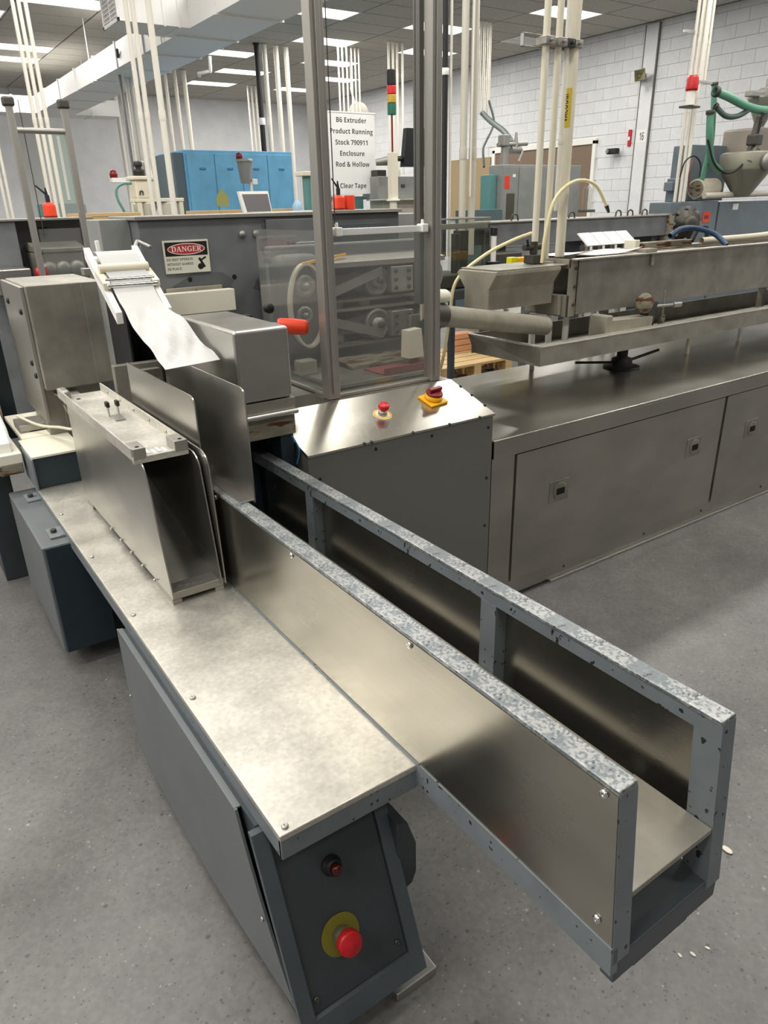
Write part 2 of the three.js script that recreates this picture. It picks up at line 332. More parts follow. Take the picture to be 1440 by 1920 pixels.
// pilasters / wall joint, door in the right wall
{
  const d = thing('wall_door', 'brown double door in white frame on the right block wall', 'door', [WALLX, 0, -12.2]);
  part(d, 'frame', merge([box(WALLX - .06, WALLX + .02, 0, 2.72, -13.62, -13.54), box(WALLX - .06, WALLX + .02, 0, 2.72, -10.72, -10.64), box(WALLX - .06, WALLX + .02, 2.66, 2.76, -13.62, -10.64)]), M.white);
  part(d, 'leaf', box(WALLX - .03, WALLX + .005, 0.01, 2.66, -12.14, -10.72), M.doorbrown);
  part(d, 'leaf', box(WALLX - .03, WALLX + .005, 0.01, 2.66, -13.54, -12.15), M.doorbrown);
  part(d, 'handle', rod([WALLX - .05, 1.0, -12.02], [WALLX - .05, 1.25, -12.02], .012), M.zinc);
}
{
  const t = struct('trim_1', merge([box(WALLX - .05, WALLX - .01, 0, CEIL, -9.72, -9.45, .004)]), M.wall);
  const j = shade(new THREE.Mesh(merge([box(WALLX - .055, WALLX - .009, 0, CEIL, -9.735, -9.715, 0), box(WALLX - .055, WALLX - .009, 0, CEIL, -9.455, -9.435, 0)]), std({ color: 0x77766f, roughness: .8 }))); j.name = 'joint'; t.add(j);
  const sp = thing('horn_speaker', 'small brass-grey horn speaker high on the right wall', 'speaker', [WALLX - .05, 3.66, -9.85]);
  part(sp, 'bracket', box(WALLX - .18, WALLX - .05, 3.6, 3.72, -9.72, -9.62), M.zinc);
  part(sp, 'horn', lathe([[.03, 0], [.05, .1], [.13, .2], [.13, .23], [.11, .22], [.04, .12], [0, .1]], [WALLX - .12, 3.67, -9.7], [-.4, 0, .3], 4), std({ color: 0x8f8a6c, roughness: .5, metalness: .3 }));
  part(sp, 'driver', lathe([[0, 0], [.05, .01], [.05, .07], [0, .08]], [WALLX - .16, 3.67, -9.68], [-.4, 0, .3]), M.zinc);
  const n16 = thing('wall_number', 'black number 16 stencilled on the white wall', 'number', [WALLX - .012, 2.72, -9.62]);
  const tt = canvasTex(256, 128, (c, w, h) => { c.fillStyle = '#eeeeec'; c.fillRect(0, 0, w, h); c.fillStyle = '#55564f'; c.font = 'bold 108px sans-serif'; c.textAlign = 'center'; c.fillText('16', w / 2, h * .82); });
  part(n16, 'numerals', quad([WALLX - .053, 2.6, -9.69], [WALLX - .053, 2.6, -9.47], [WALLX - .053, 2.82, -9.47], [WALLX - .053, 2.82, -9.69]), std({ map: tt, roughness: .7 }), null, true);
  const al = thing('fire_alarm', 'slim red pull station beside the number 16', 'alarm', [WALLX, 2.6, -9.87]);
  part(al, 'body', box(WALLX - .04, WALLX - .01, 2.56, 2.84, -9.9, -9.83, .006), M.red); part(al, 'plate', box(WALLX - .05, WALLX - .04, 2.66, 2.72, -9.885, -9.845), M.white);
  const cm = thing('wall_camera', 'small dark camera on the wall right of the brown door', 'camera', [WALLX, 2.46, -10.15]);
  part(cm, 'mount', rod([WALLX - .01, 2.5, -10.12], [WALLX - .1, 2.5, -10.12], .025), M.zinc); part(cm, 'body', box(WALLX - .2, WALLX - .08, 2.44, 2.54, -10.25, -10.02, .02), M.black); part(cm, 'lens', rod([WALLX - .2, 2.49, -10.2], [WALLX - .24, 2.49, -10.22], .03), M.zinc);
}
// wall column strips on the back wall
for (const [n, x] of [[2, 4.2], [3, 8.0]]) struct('trim_' + n, box(x - .22, x + .22, 0, CEIL, BACKZ, BACKZ + .06, .004), std({ color: 0xc9c9c9, roughness: .7 }));
// ================================================================ TAKE-OFF CONVEYOR (foreground)
{
  const t = thing('takeoff_conveyor', 'long worn grey conveyor with a steel side table in the foreground', 'conveyor', [.6, 0, -1.8]);
  part(t, 'table_top', box(.382, .704, .556, .571, -3.24, -.936, .003), M.table, 'scuffed stainless table top');
  part(t, 'table_apron', merge([box(.384, .394, .508, .556, -3.24, -.94, .002), box(.384, .704, .508, .556, -.95, -.938, .002), box(.69, .7035, .508, .556, -3.2, -.95, .002)]), M.paint);
  for (const z of [-.953, -1.43, -1.901, -2.367, -2.825]) part(t, 'screw', screwG([.402, .571, z], [0, 1, 0], .0075), M.zinc);
  // near rail: z front leans a little
  const F = (y) => -.458 + (.874 - y) * .085;
  const near = part(t, 'side_rail', merge([
    hexa([[.705, .838, -2.25], [.745, .838, -2.25], [.745, .838, F(.838)], [.705, .838, F(.838)], [.705, .868, -2.25], [.745, .868, -2.25], [.745, .868, F(.868)], [.705, .868, F(.868)]]),
    hexa([[.705, .54, F(.54) - .045], [.745, .54, F(.54) - .045], [.745, .54, F(.54)], [.705, .54, F(.54)], [.705, .838, F(.838) - .045], [.745, .838, F(.838) - .045], [.745, .838, F(.838)], [.705, .838, F(.838)]]),
    box(.72, .745, .56, .838, -1.02, -.98), box(.72, .745, .56, .838, -1.82, -1.78)]), M.paint);
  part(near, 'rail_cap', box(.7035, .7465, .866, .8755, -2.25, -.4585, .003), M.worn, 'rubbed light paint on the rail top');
  part(near, 'side_panel', hexa([[.7025, .578, -2.2], [.7055, .578, -2.2], [.7055, .578, F(.578) - .002], [.7025, .578, F(.578) - .002], [.7025, .866, -2.2], [.7055, .866, -2.2], [.7055, .866, F(.866) - .002], [.7025, .866, F(.866) - .002]]), M.panelsteel, 'brushed steel outer panel');
  for (const [y, z] of [[.856, -.482], [.612, -.466], [.856, -.957], [.856, -1.448], [.856, -1.93]]) part(near, 'screw', screwG([.7025, y, z], [-1, 0, 0], .0075), M.chrome);
  part(t, 'bottom_rail', merge([hexa([[.7, .521, -2.3], [.716, .521, -2.3], [.716, .521, F(.521)], [.7, .521, F(.521)], [.7, .578, -2.3], [.716, .578, -2.3], [.716, .578, F(.578)], [.7, .578, F(.578)]])]), M.paint);
  const far = part(t, 'side_rail', merge([
    hexa([[.957, .838, -2.22], [.995, .838, -2.22], [.995, .838, F(.838)], [.957, .838, F(.838)], [.957, .868, -2.22], [.995, .868, -2.22], [.995, .868, F(.868)], [.957, .868, F(.868)]]),
    hexa([[.957, .53, F(.53) - .05], [.995, .53, F(.53) - .05], [.995, .53, F(.53)], [.957, .53, F(.53)], [.957, .838, F(.838) - .05], [.995, .838, F(.838) - .05], [.995, .838, F(.838)], [.957, .838, F(.838)]]),
    box(.957, .992, .56, .838, -1.035, -.985), box(.957, .992, .56, .838, -1.845, -1.8)]), M.paint);
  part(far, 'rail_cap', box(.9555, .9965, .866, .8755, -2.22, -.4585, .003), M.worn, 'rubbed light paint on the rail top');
  part(far, 'side_panel', box(.9895, .9925, .56, .84, -2.2, -.5, .001), M.panelsteel, 'brushed steel inner panel');
  // bed
  part(t, 'bed_plate', box(.746, .956, .652, .664, -.6, -.44, .002), M.dull, 'short discharge plate');
  part(t, 'bed_strip', box(.925, .956, .65, .662, -2.2, -.6, .002), M.dull);
  part(t, 'bed_strip', box(.746, .775, .65, .662, -2.2, -.6, .002), M.dull);
  part(t, 'belt', box(.776, .924, .59, .618, -2.24, -.62, .012), M.rubber, 'dark conveyor belt below the slot');
  part(t, 'roller', rod([.76, .618, -.635], [.94, .618, -.635], .024), M.zinc);
  part(t, 'end_crossbar', box(.716, .995, .485, .545, -.46, -.432, .003), M.slate);
  part(t, 'end_plate', box(.746, .957, .545, .652, -.62, -.60, .002), M.slateD); part(t, 'end_pan', hexa([[.746, .53, -.62], [.957, .53, -.62], [.957, .53, -.45], [.746, .53, -.45], [.746, .60, -.62], [.957, .60, -.62], [.957, .543, -.45], [.746, .543, -.45]]), M.slateD); part(t, 'plate_slot', box(.79, .85, .6642, .6652, -.585, -.57, 0), M.hole); part(t, 'plate_slot', box(.776, .79, .6642, .6652, -.565, -.53, 0), M.hole);
  part(t, 'drive_housing', box(.80, .955, .432, .486, -2.2, -.45, .004), M.slateD);
  // pedestal with a leaning front
  const Z = (y) => -.88 - (y - .13) * .404;
  part(t, 'pedestal', hexa([[.376, .085, -1.95], [.66, .085, -1.95], [.66, .085, Z(.085) - .012], [.376, .085, Z(.085) - .012], [.376, .509, -1.95], [.66, .509, -1.95], [.66, .509, Z(.509) - .012], [.376, .509, Z(.509) - .012]]), M.slateD);
  const bar = (x0, x1, y0, y1) => hexa([[x0, y0, Z(y0) - .012], [x1, y0, Z(y0) - .012], [x1, y0, Z(y0) + .004], [x0, y0, Z(y0) + .004], [x0, y1, Z(y1) - .012], [x1, y1, Z(y1) - .012], [x1, y1, Z(y1) + .004], [x0, y1, Z(y1) + .004]]);
  part(t, 'pedestal_frame', merge([bar(.360, .392, .07, .505), bar(.632, .664, .07, .505), bar(.392, .632, .07, .115)]), M.slate);
  const pn = part(t, 'control_panel', hexa([[.394, .12, Z(.12) - .012], [.63, .12, Z(.12) - .012], [.63, .12, Z(.12) - .004], [.394, .12, Z(.12) - .004], [.394, .505, Z(.505) - .012], [.63, .505, Z(.505) - .012], [.63, .505, Z(.505) - .004], [.394, .505, Z(.505) - .004]]), M.slateD);
  const nd = [0, .3746, .9272];
  const at = (x, y, o = 0) => [x, y + nd[1] * o, Z(y) - .004 + nd[2] * o];
  for (const [x, y] of [[.612, .15], [.405, .145], [.405, .47], [.612, .47]]) part(pn, 'screw', screwG(at(x, y), nd, .007), M.darkzinc);
  const es = part(t, 'emergency_stop', lathe([[0, 0], [.045, 0], [.045, .003], [.02, .003], [0, .003]], at(.49, .235), nd, 32), M.yellowD, 'yellow ringed emergency stop');
  part(es, 'collar', lathe([[0, .002], [.021, .002], [.021, .026], [.017, .03], [0, .03]], at(.49, .235), nd, 28), M.zinc);
  part(es, 'mushroom_button', lathe([[0, .028], [.018, .028], [.026, .032], [.027, .045], [.024, .053], [0, .057]], at(.49, .235), nd, 28), M.red, 'red push button');
  const pl = part(t, 'pilot_lamp', lathe([[0, 0], [.022, 0], [.022, .006], [.016, .008], [.016, .02], [0, .02]], at(.508, .372), nd, 24), M.black);
  part(pl, 'lens', lathe([[0, .02], [.013, .02], [.013, .03], [.009, .036], [0, .038]], at(.508, .372), nd, 20), M.lensDark, 'dark red lens');
  // side door, bowed
  {
    const nx = 1, nz = 8, ny = 8, pos = [], idx = [];
    const P = (s, v) => { // s 0 back..1 front, v 0 bottom..1 top
      const y = .07 + v * .44, zf = -1.105 + (1 - v) * .17, z = -1.96 + s * (zf + 1.96), bow = .018 * Math.pow(1 - v, 2) * s * s;
      return [.366 + bow - .008 * Math.sin(Math.PI * s) * (1 - v), y, z];
    };
    const v = [];
    for (let a = 0; a < nz; a++) for (let b = 0; b < ny; b++) {
      const q = [P(a / nz, b / ny), P((a + 1) / nz, b / ny), P((a + 1) / nz, (b + 1) / ny), P(a / nz, (b + 1) / ny)], o = q.map(p => [p[0] - .006, p[1], p[2]]);
      for (const [A, B, C, D] of [[o[0], o[1], o[2], o[3]], [q[3], q[2], q[1], q[0]]]) v.push(...A, ...B, ...C, ...A, ...C, ...D);
    }
    for (let a = 0; a < nz; a++) for (const b of [0, 1]) { const q0 = P(a / nz, b), q1 = P((a + 1) / nz, b), o0 = [q0[0] - .006, q0[1], q0[2]], o1 = [q1[0] - .006, q1[1], q1[2]]; v.push(...q0, ...q1, ...o1, ...q0, ...o1, ...o0); }
    for (let b = 0; b < ny; b++) for (const a of [0, 1]) { const q0 = P(a, b / ny), q1 = P(a, (b + 1) / ny), o0 = [q0[0] - .006, q0[1], q0[2]], o1 = [q1[0] - .006, q1[1], q1[2]]; v.push(...q0, ...q1, ...o1, ...q0, ...o1, ...o0); }
    const g = new THREE.BufferGeometry(); g.setAttribute('position', new THREE.Float32BufferAttribute(v, 3)); g.computeVertexNormals();
    const dr = part(t, 'side_door', g, M.doorgrey, 'large grey access door on the left side');
    part(dr, 'top_lip', box(.360, .376, .506, .511, -1.955, -1.11, .001), M.doorgrey);
    for (const [y, z] of [[.28, -1.02], [.28, -1.94]]) part(dr, 'screw', screwG([.36, y, z], [-1, 0, 0], .006), M.zinc);
  }
  // junction box on the right of the pedestal
  part(t, 'junction_box', prismZ([[.66, .2], [.70, .215], [.712, .245], [.712, .33], [.69, .40], [.66, .415]], -1.16, -.95, .004), M.slateD);
  for (const [x, z] of [[.64, -.93], [.42, -1.0], [.64, -1.85], [.42, -1.85]]) {
    const f = part(t, 'leveling_foot', rod([x, .012, z], [x, .09, z], .014), M.zinc);
    part(f, 'foot_pad', x > .6 ? box(x - .05, x + .064, 0, .024, z - .07, z + .066, .004) : box(x - .03, x + .03, 0, .022, z - .04, z + .04, .005), x > .6 && z > -1 ? M.zinc : M.darkzinc);
    part(f, 'nut', lathe([[0, .022], [.02, .022], [.02, .034], [0, .034]], [x, 0, z], [0, 1, 0], 6), M.chrome);
  }
  part(t, 'valve', merge([rod([.50, .05, -.99], [.57, .05, -.97], .02), rod([.54, .05, -.99], [.54, .095, -.99], .014)]), M.redDark, 'small red air valve under the pedestal');
  // hung electrics box at the left rear
  const eb = part(t, 'electrics_box', box(.285, .484, .08, .53, -3.34, -2.642, .006), M.doorgrey, 'grey box hung below the table');
  part(eb, 'front_cover', box(.296, .482, .082, .526, -2.643, -2.634, .002), M.navy, 'dark front cover');
  for (const z of [-2.75, -3.2]) part(eb, 'hanger_bolt', rod([.352, .53, z], [.352, .552, z], .011), M.darkzinc);
  for (const z of [-2.8, -3.25]) part(t, 'hanger', box(.33, .40, .53, .538, z, z + .1), M.paint);
  part(t, 'rear_leg', merge([box(.40, .46, 0, .51, -3.15, -3.05), box(.62, .68, 0, .51, -3.15, -3.05), box(.40, .68, .46, .51, -3.15, -3.05)]), M.slateD);
}
// ================================================================ CHUTE ON THE TABLE
{
  const t = thing('guide_chute', 'open stainless chute box with a riveted tray on the side table', 'chute', [.6, .571, -2.4]);
  const prof = (dz, dy) => { // side plate outline in (-z, y)
    const s = new THREE.Shape(), p = [[2.86, .60], [1.868, .60], [1.952, .955]];
    s.moveTo(...p[0]); s.lineTo(...p[1]); s.lineTo(1.95 + dz, .955 + dy); s.quadraticCurveTo(1.96 + dz, .99 + dy, 2.0 + dz, .997 + dy); s.lineTo(2.9, .997 + dy); s.lineTo(2.9, .62); s.closePath(); return s;
  };
  part(t, 'side_plate', shapeX(prof(0, 0), .513, .517), M.sheet);
  part(t, 'side_plate', shapeX(prof(-.06, .012), .676, .680), M.sheet);
  part(t, 'inner_plate', shapeX(prof(-.02, 0), .664, .668), M.sheet);
  part(t, 'weld_bead', merge([0, 1, 2, 3, 4].map(k => lathe([[0, 0], [.006, .002], [.004, .008], [0, .009]], [.512, .599, -2.5 + k * .12], [-1, .3, 0], 10))), M.zinc);
  part(t, 'back_sheet', box(.517, .664, .60, .99, -2.62, -2.615), M.sheet);
  part(t, 'slide_sheet', hexa([[.518, .605, -1.95], [.664, .605, -1.95], [.664, .609, -1.95], [.518, .609, -1.95], [.518, .80, -2.6], [.664, .80, -2.6], [.664, .804, -2.6], [.518, .804, -2.6]].map(p => p)), M.sheet);
  const ft = part(t, 'base_block', merge([box(.516, .678, .585, .609, -2.05, -1.888, .002), box(.516, .545, .571, .585, -2.05, -1.888, .001), box(.650, .678, .571, .585, -2.05, -1.888, .001)]), M.alu); part(t, 'rear_foot', box(.516, .678, .571, .60, -2.88, -2.8, .002), M.alu);
  for (let k = 0; k < 4; k++) part(ft, 'knurl', box(.545 + k * .022, .562 + k * .022, .609, .611, -1.925 + k * .004, -1.918 + k * .004, .0008), M.zinc);
  // tray on top
  const ty = 1.0;
  const tr = part(t, 'top_tray', merge([box(.500, .656, ty - .004, ty + .002, -2.93, -2.0, .001), box(.496, .502, ty - .004, ty + .032, -2.94, -2.0, .001), box(.652, .658, ty - .004, ty + .032, -2.93, -2.0, .001), box(.496, .658, ty - .012, ty + .008, -2.0, -1.985, .002)]), M.table);
  part(tr, 'corner_block', box(.497, .535, ty, ty + .034, -2.06, -1.984, .003), M.alu); part(tr, 'corner_block', box(.618, .658, ty, ty + .034, -2.06, -1.984, .003), M.alu);
  part(tr, 'corner_block', box(.497, .53, ty, ty + .034, -2.95, -2.86, .012), M.alu);
  for (const x of [.515, .64]) part(tr, 'bolt_hole', lathe([[0, .0345], [.006, .0345], [.006, .0352], [0, .0352]], [x, ty, -2.0], [0, 1, 0], 12), M.hole);
  part(tr, 'bolt_hole', lathe([[0, 0], [.008, 0], [.008, .0012], [0, .0012]], [.548, ty + .002, -2.84], [0, 1, 0], 14), M.hole);
  for (let k = 0; k < 5; k++) part(tr, 'rivet', screwG([.652, ty + .016, -2.82 + k * .165], [-1, 0, 0], .006), M.zinc);
  for (let k = 0; k < 6; k++) part(tr, 'rivet', screwG([.502, ty + .016, -2.86 + k * .155], [1, 0, 0], .005), M.zinc);
  part(tr, 'end_slots', merge([0, 1, 2, 3].map(k => box(.548 + k * .016, .557 + k * .016, ty + .002, ty + .004, -2.06 + (k % 2) * .01, -2.02 + (k % 2) * .01, .0005))), M.white);
  const c = part(t, 'spring_clip', merge([box(.572, .606, 1.002, 1.008, -2.50, -2.43), box(.570, .574, 1.002, 1.045, -2.52, -2.50), box(.602, .606, 1.002, 1.045, -2.52, -2.50)]), M.zinc, 'small upright U-shaped clip');
  part(c, 'jaw', merge([box(.566, .577, 1.035, 1.053, -2.524, -2.497), box(.599, .61, 1.035, 1.053, -2.524, -2.497)]), M.black);
}
// ================================================================ DROP GUIDES OVER THE CONVEYOR
{
  const sheetShape = (zf, zb, y0, y1, r) => { const s = new THREE.Shape(); s.moveTo(-zb, y0); s.lineTo(-zf, y0); s.lineTo(-zf, y1 - r); s.quadraticCurveTo(-zf, y1, -zf + r, y1); s.lineTo(-zb, y1); s.closePath(); return s; };
  const a = thing('guide_plate', 'tall stainless drop plate with rounded corner standing on the near rail', 'guide plate', [.76, .875, -2.0]);
  part(a, 'plate', shapeX(sheetShape(-1.775, -2.42, .8755, 1.205, .03), .758, .762), M.sheet);
  part(a, 'foot_flange', box(.722, .762, .8755, .879, -2.3, -1.79, .001), M.sheet);
  const b = thing('guide_plate', 'shorter stainless drop plate between the chute tray and tall plate', 'guide plate', [.69, .875, -2.2]);
  part(b, 'plate', shapeX(sheetShape(-1.972, -2.62, .90, 1.155, .035), .687, .691), M.sheet);
  part(b, 'foot_flange', box(.687, .72, .8755, .902, -2.6, -2.0, .001), M.sheet);
  part(b, 'cross_bracket', box(.691, .757, 1.12, 1.15, -2.5, -2.47, .001), M.dull);
}
// ================================================================ CUTTER HOUSING AND BLOCKS AT THE LEFT REAR
{
  const t = thing('cutter_housing', 'boxy stainless cutter housing with dark screws left of the film ramp', 'machine housing', [.69, 0, -3.6]);
  part(t, 'cover', box(.532, .842, .93, 1.372, -3.9, -3.402, .006), M.dull, 'stained stainless cover');
  part(t, 'side_plate', box(.515, .532, .78, 1.366, -3.93, -3.44, .004), M.alu, 'side plate with screws');
  for (const [y, z] of [[1.28, -3.8], [1.26, -3.5], [1.04, -3.5], [.99, -3.46]]) part(t, 'screw', screwG([.515, y, z], [-1, 0, 0], .013), M.black);
  part(t, 'seam_strip', box(.752, .842, .935, 1.37, -3.4025, -3.396, .002), M.dull);
  part(t, 'base_wall', box(.52, .815, .56, .93, -3.75, -3.46, .004), M.dull);
  part(t, 'frame_base', box(.50, .815, 0, .56, -4.0, -3.36, .006), M.slateD);
  part(t, 'mount_plate', box(.40, .70, .70, .72, -3.95, -3.47, .002), M.ivory, 'pale mounting plate');
  part(t, 'shelf_plate', hexa([[.555, .90, -3.6], [.66, .90, -3.6], [.66, .90, -3.05], [.60, .90, -3.05], [.555, .908, -3.6], [.66, .908, -3.6], [.66, .908, -3.05], [.60, .908, -3.05]]), M.table);
  part(t, 'shelf_post', box(.60, .65, .56, .90, -3.5, -3.45, .002), M.dull);
  const fb = part(t, 'foot_block', merge([box(.41, .565, .725, .755, -3.72, -3.56, .003), box(.41, .45, .705, .725, -3.72, -3.56), box(.53, .565, .705, .725, -3.72, -3.56)]), M.alu);
  part(fb, 'slot', box(.451, .529, .706, .724, -3.60, -3.565, 0), M.hole);
  const bk = part(t, 'cover_block', box(.385, .58, .5715, .71, -3.46, -3.175, .004), M.navy, 'dark-fronted block');
  part(bk, 'lid', box(.384, .595, .706, .716, -3.47, -3.168, .002), M.ivory, 'pale plate lid');
  part(bk, 'edge_strip', box(.379, .388, .5725, .706, -3.40, -3.16, .002), M.paint);
  part(t, 'lead_wire', tubeG([[.42, .79, -3.62], [.48, .765, -3.5], [.53, .79, -3.3], [.55, .86, -3.0], [.51, .97, -2.93]], .006), M.tapewrap);
}
{
  const t = thing('pneumatic_block', 'pale block with a rounded white cover at the left frame edge', 'machine block', [.25, 0, -3.6]);
  part(t, 'cover', prismX([[-3.36, .70], [-3.36, .74], [-3.42, .80], [-3.9, .93], [-3.98, .93], [-3.98, .70]], .20, .345, .01), M.white);
  part(t, 'base', box(.19, .37, .655, .70, -3.95, -3.32, .004), M.ivory);
  part(t, 'end_block', box(.27, .365, .61, .655, -3.46, -3.32, .004), M.rust);
  part(t, 'post', box(.21, .33, 0, .655, -3.9, -3.6, .004), M.slateD);
  part(t, 'upright', box(.33, .395, .70, 1.16, -4.1, -3.95, .004), M.alu);
  part(t, 'top_clamp', box(.25, .47, 1.13, 1.19, -4.15, -3.9, .005), M.alu);
  part(t, 'back_column', box(.40, .48, .56, 1.13, -4.25, -4.1, .004), M.navy);
}
// ================================================================ FILM RAMP AND FILM
{
  const t = thing('roller_ramp', 'white sided roller ramp feeding the film down toward the conveyor', 'ramp', [.78, .93, -2.8]);
  const L = (k) => [1.50 - k * .178, -2.86 + k * .265];   // y,z along the slope
  const side = (x0, x1) => { const [ya, za] = L(-.12), [yb, zb] = L(1.0); return hexa([[x0, ya - .03, za], [x1, ya - .03, za], [x1, yb - .03, zb], [x0, yb - .03, zb], [x0, ya + .008, za], [x1, ya + .008, za], [x1, yb + .008, zb], [x0, yb + .008, zb]]); };
  part(t, 'side_bar', side(.672, .694), M.white); part(t, 'side_bar', side(.846, .868), M.white);
  for (const k of [.04, .36, .56, .66]) { const [y, z] = L(k), up = k > .3 ? .026 : -.012; part(t, 'roller', rod([.682, y + up, z], [.858, y + up, z], k < .1 ? .02 : k < .4 ? .016 : .008), k > .4 ? M.chrome : k > .3 ? M.tapewrap : M.white); }
  for (const x of [.683, .857]) for (const k of [.42, .62]) { const [y, z] = L(k); part(t, 'screw', screwG([x, y + .008, z], [0, .83, .56], .008), M.tapewrap); }
  { const [y, z] = L(.5); for (const x of [.683, .857]) part(t, 'tan_pad', hexa([[x - .012, y + .028, z - .05], [x + .012, y + .028, z - .05], [x + .012, y - .012, z + .04], [x - .012, y - .012, z + .04], [x - .012, y + .046, z - .05], [x + .012, y + .046, z - .05], [x + .012, y + .008, z + .04], [x - .012, y + .008, z + .04]]), M.tapewrap); }
  part(t, 'support_plate', box(.79, .80, .935, 1.40, -3.18, -2.92, .002), M.black); part(t, 'support_plate', box(.885, .90, .935, 1.42, -3.18, -2.85, .002), M.black); part(t, 'back_plate', box(.80, .885, .935, 1.38, -3.18, -3.15, .002), M.black); part(t, 'hanger_bar', box(.672, .80, 1.43, 1.455, -2.99, -2.94, .002), M.cast);
  part(t, 'cross_plate', box(.70, .90, .93, 1.10, -2.9, -2.86, .002), M.dull);
  part(t, 'top_pin', rod([.74, 1.5, -2.95], [.738, 1.55, -2.95], .008), M.white); part(t, 'top_lever', merge([rod([.865, 1.5, -2.95], [.90, 1.54, -2.98], .01), rod([.9, 1.54, -2.98], [.92, 1.52, -2.9], .007)]), M.cast);
  part(t, 'lower_base', box(.71, .94, .572, .93, -3.08, -2.75, .003), M.dull);
  part(t, 'plinth', box(.71, .94, 0, .572, -3.08, -2.70, .003), M.slateD);
}
{
  const t = thing('plastic_film', 'limp white plastic film strip hanging off the roller ramp', 'film', [.77, 1.2, -2.5]);
  const L = [[-2.875, 1.515, .70, .842], [-2.84, 1.512, .70, .842], [-2.76, 1.458, .70, .842], [-2.70, 1.418, .70, .842], [-2.66, 1.388, .698, .838], [-2.61, 1.362, .695, .835], [-2.57, 1.345, .694, .832], [-2.50, 1.318, .688, .838], [-2.42, 1.293, .684, .842], [-2.34, 1.266, .684, .846], [-2.28, 1.24, .686, .848], [-2.22, 1.222, .684, .852], [-2.165, 1.208, .682, .853]];
  const NU = 16, v = [], NL = 72;
  const c = L.map(q => V(q[0], q[1], 0)), cv = new THREE.CatmullRomCurve3(c), cx = new THREE.CatmullRomCurve3(L.map(q => V(q[2], q[3], 0)));
  const P = (k, u) => {
    const s = k / NL, a = cv.getPoint(s), b = cx.getPoint(s); const wr = sm(.45, .75, s);
    const x = b.x + (b.y - b.x) * u;
    const y = a.y + wr * ((.007 * Math.sin(u * 5 + s * 16) + .006 * Math.sin(u * 11 - s * 23) + .003 * Math.sin(u * 19 + s * 40)) * (1 - sm(.85, 1, s)) + .012 * (u - .5) + .03 * (u > .5 ? (u - .5) * (1 - s) * 3 : 0));
    return [x, y, a.x + wr * .02 * (u - .5) * s];
  };
  for (let k = 0; k < NL; k++) for (let i = 0; i < NU; i++) { const A = P(k, i / NU), B = P(k, (i + 1) / NU), C = P(k + 1, (i + 1) / NU), D = P(k + 1, i / NU); v.push(...A, ...D, ...C, ...A, ...C, ...B); }
  let g = new THREE.BufferGeometry(); g.setAttribute('position', new THREE.Float32BufferAttribute(v, 3)); g.computeVertexNormals();
  part(t, 'sheet', g, M.film);
}
// ================================================================ STAINLESS BLADE COVER
{
  const t = thing('blade_cover', 'plain stainless hood on a rusty base left of the control cabinet', 'machine cover', [.95, 0, -2.3]);
  part(t, 'hood', box(.862, 1.048, 1.085, 1.31, -2.52, -2.052, .012), M.sheet);
  part(t, 'sill', box(.868, 1.054, 1.04, 1.082, -2.52, -2.056, .002), M.dull);
  part(t, 'round_bar', rod([.86, 1.038, -2.045], [1.056, 1.038, -2.045], .009), M.zinc);
  part(t, 'rusty_base', box(.87, 1.053, .958, 1.03, -2.5, -2.062, .003), M.rust, 'rust-streaked base block');
  part(t, 'plinth', merge([box(1.002, 1.052, 0, .958, -2.5, -2.08, .003), box(.86, 1.0, 0, .958, -2.6, -2.26, .003)]), M.navy, 'dark blue plinth');
  part(t, 'blue_wire', tubeG([[1.04, .95, -2.07], [1.053, .90, -2.05], [1.045, .85, -2.06]], .003), std({ color: 0x3f88b8, roughness: .5 }));
  part(t, 'black_bracket', box(1.05, 1.075, .99, 1.2, -2.62, -2.45, .003), M.black);
  part(t, 'rear_plate', box(.95, 1.30, 1.24, 1.33, -3.08, -3.03, .003), M.ivory);
}
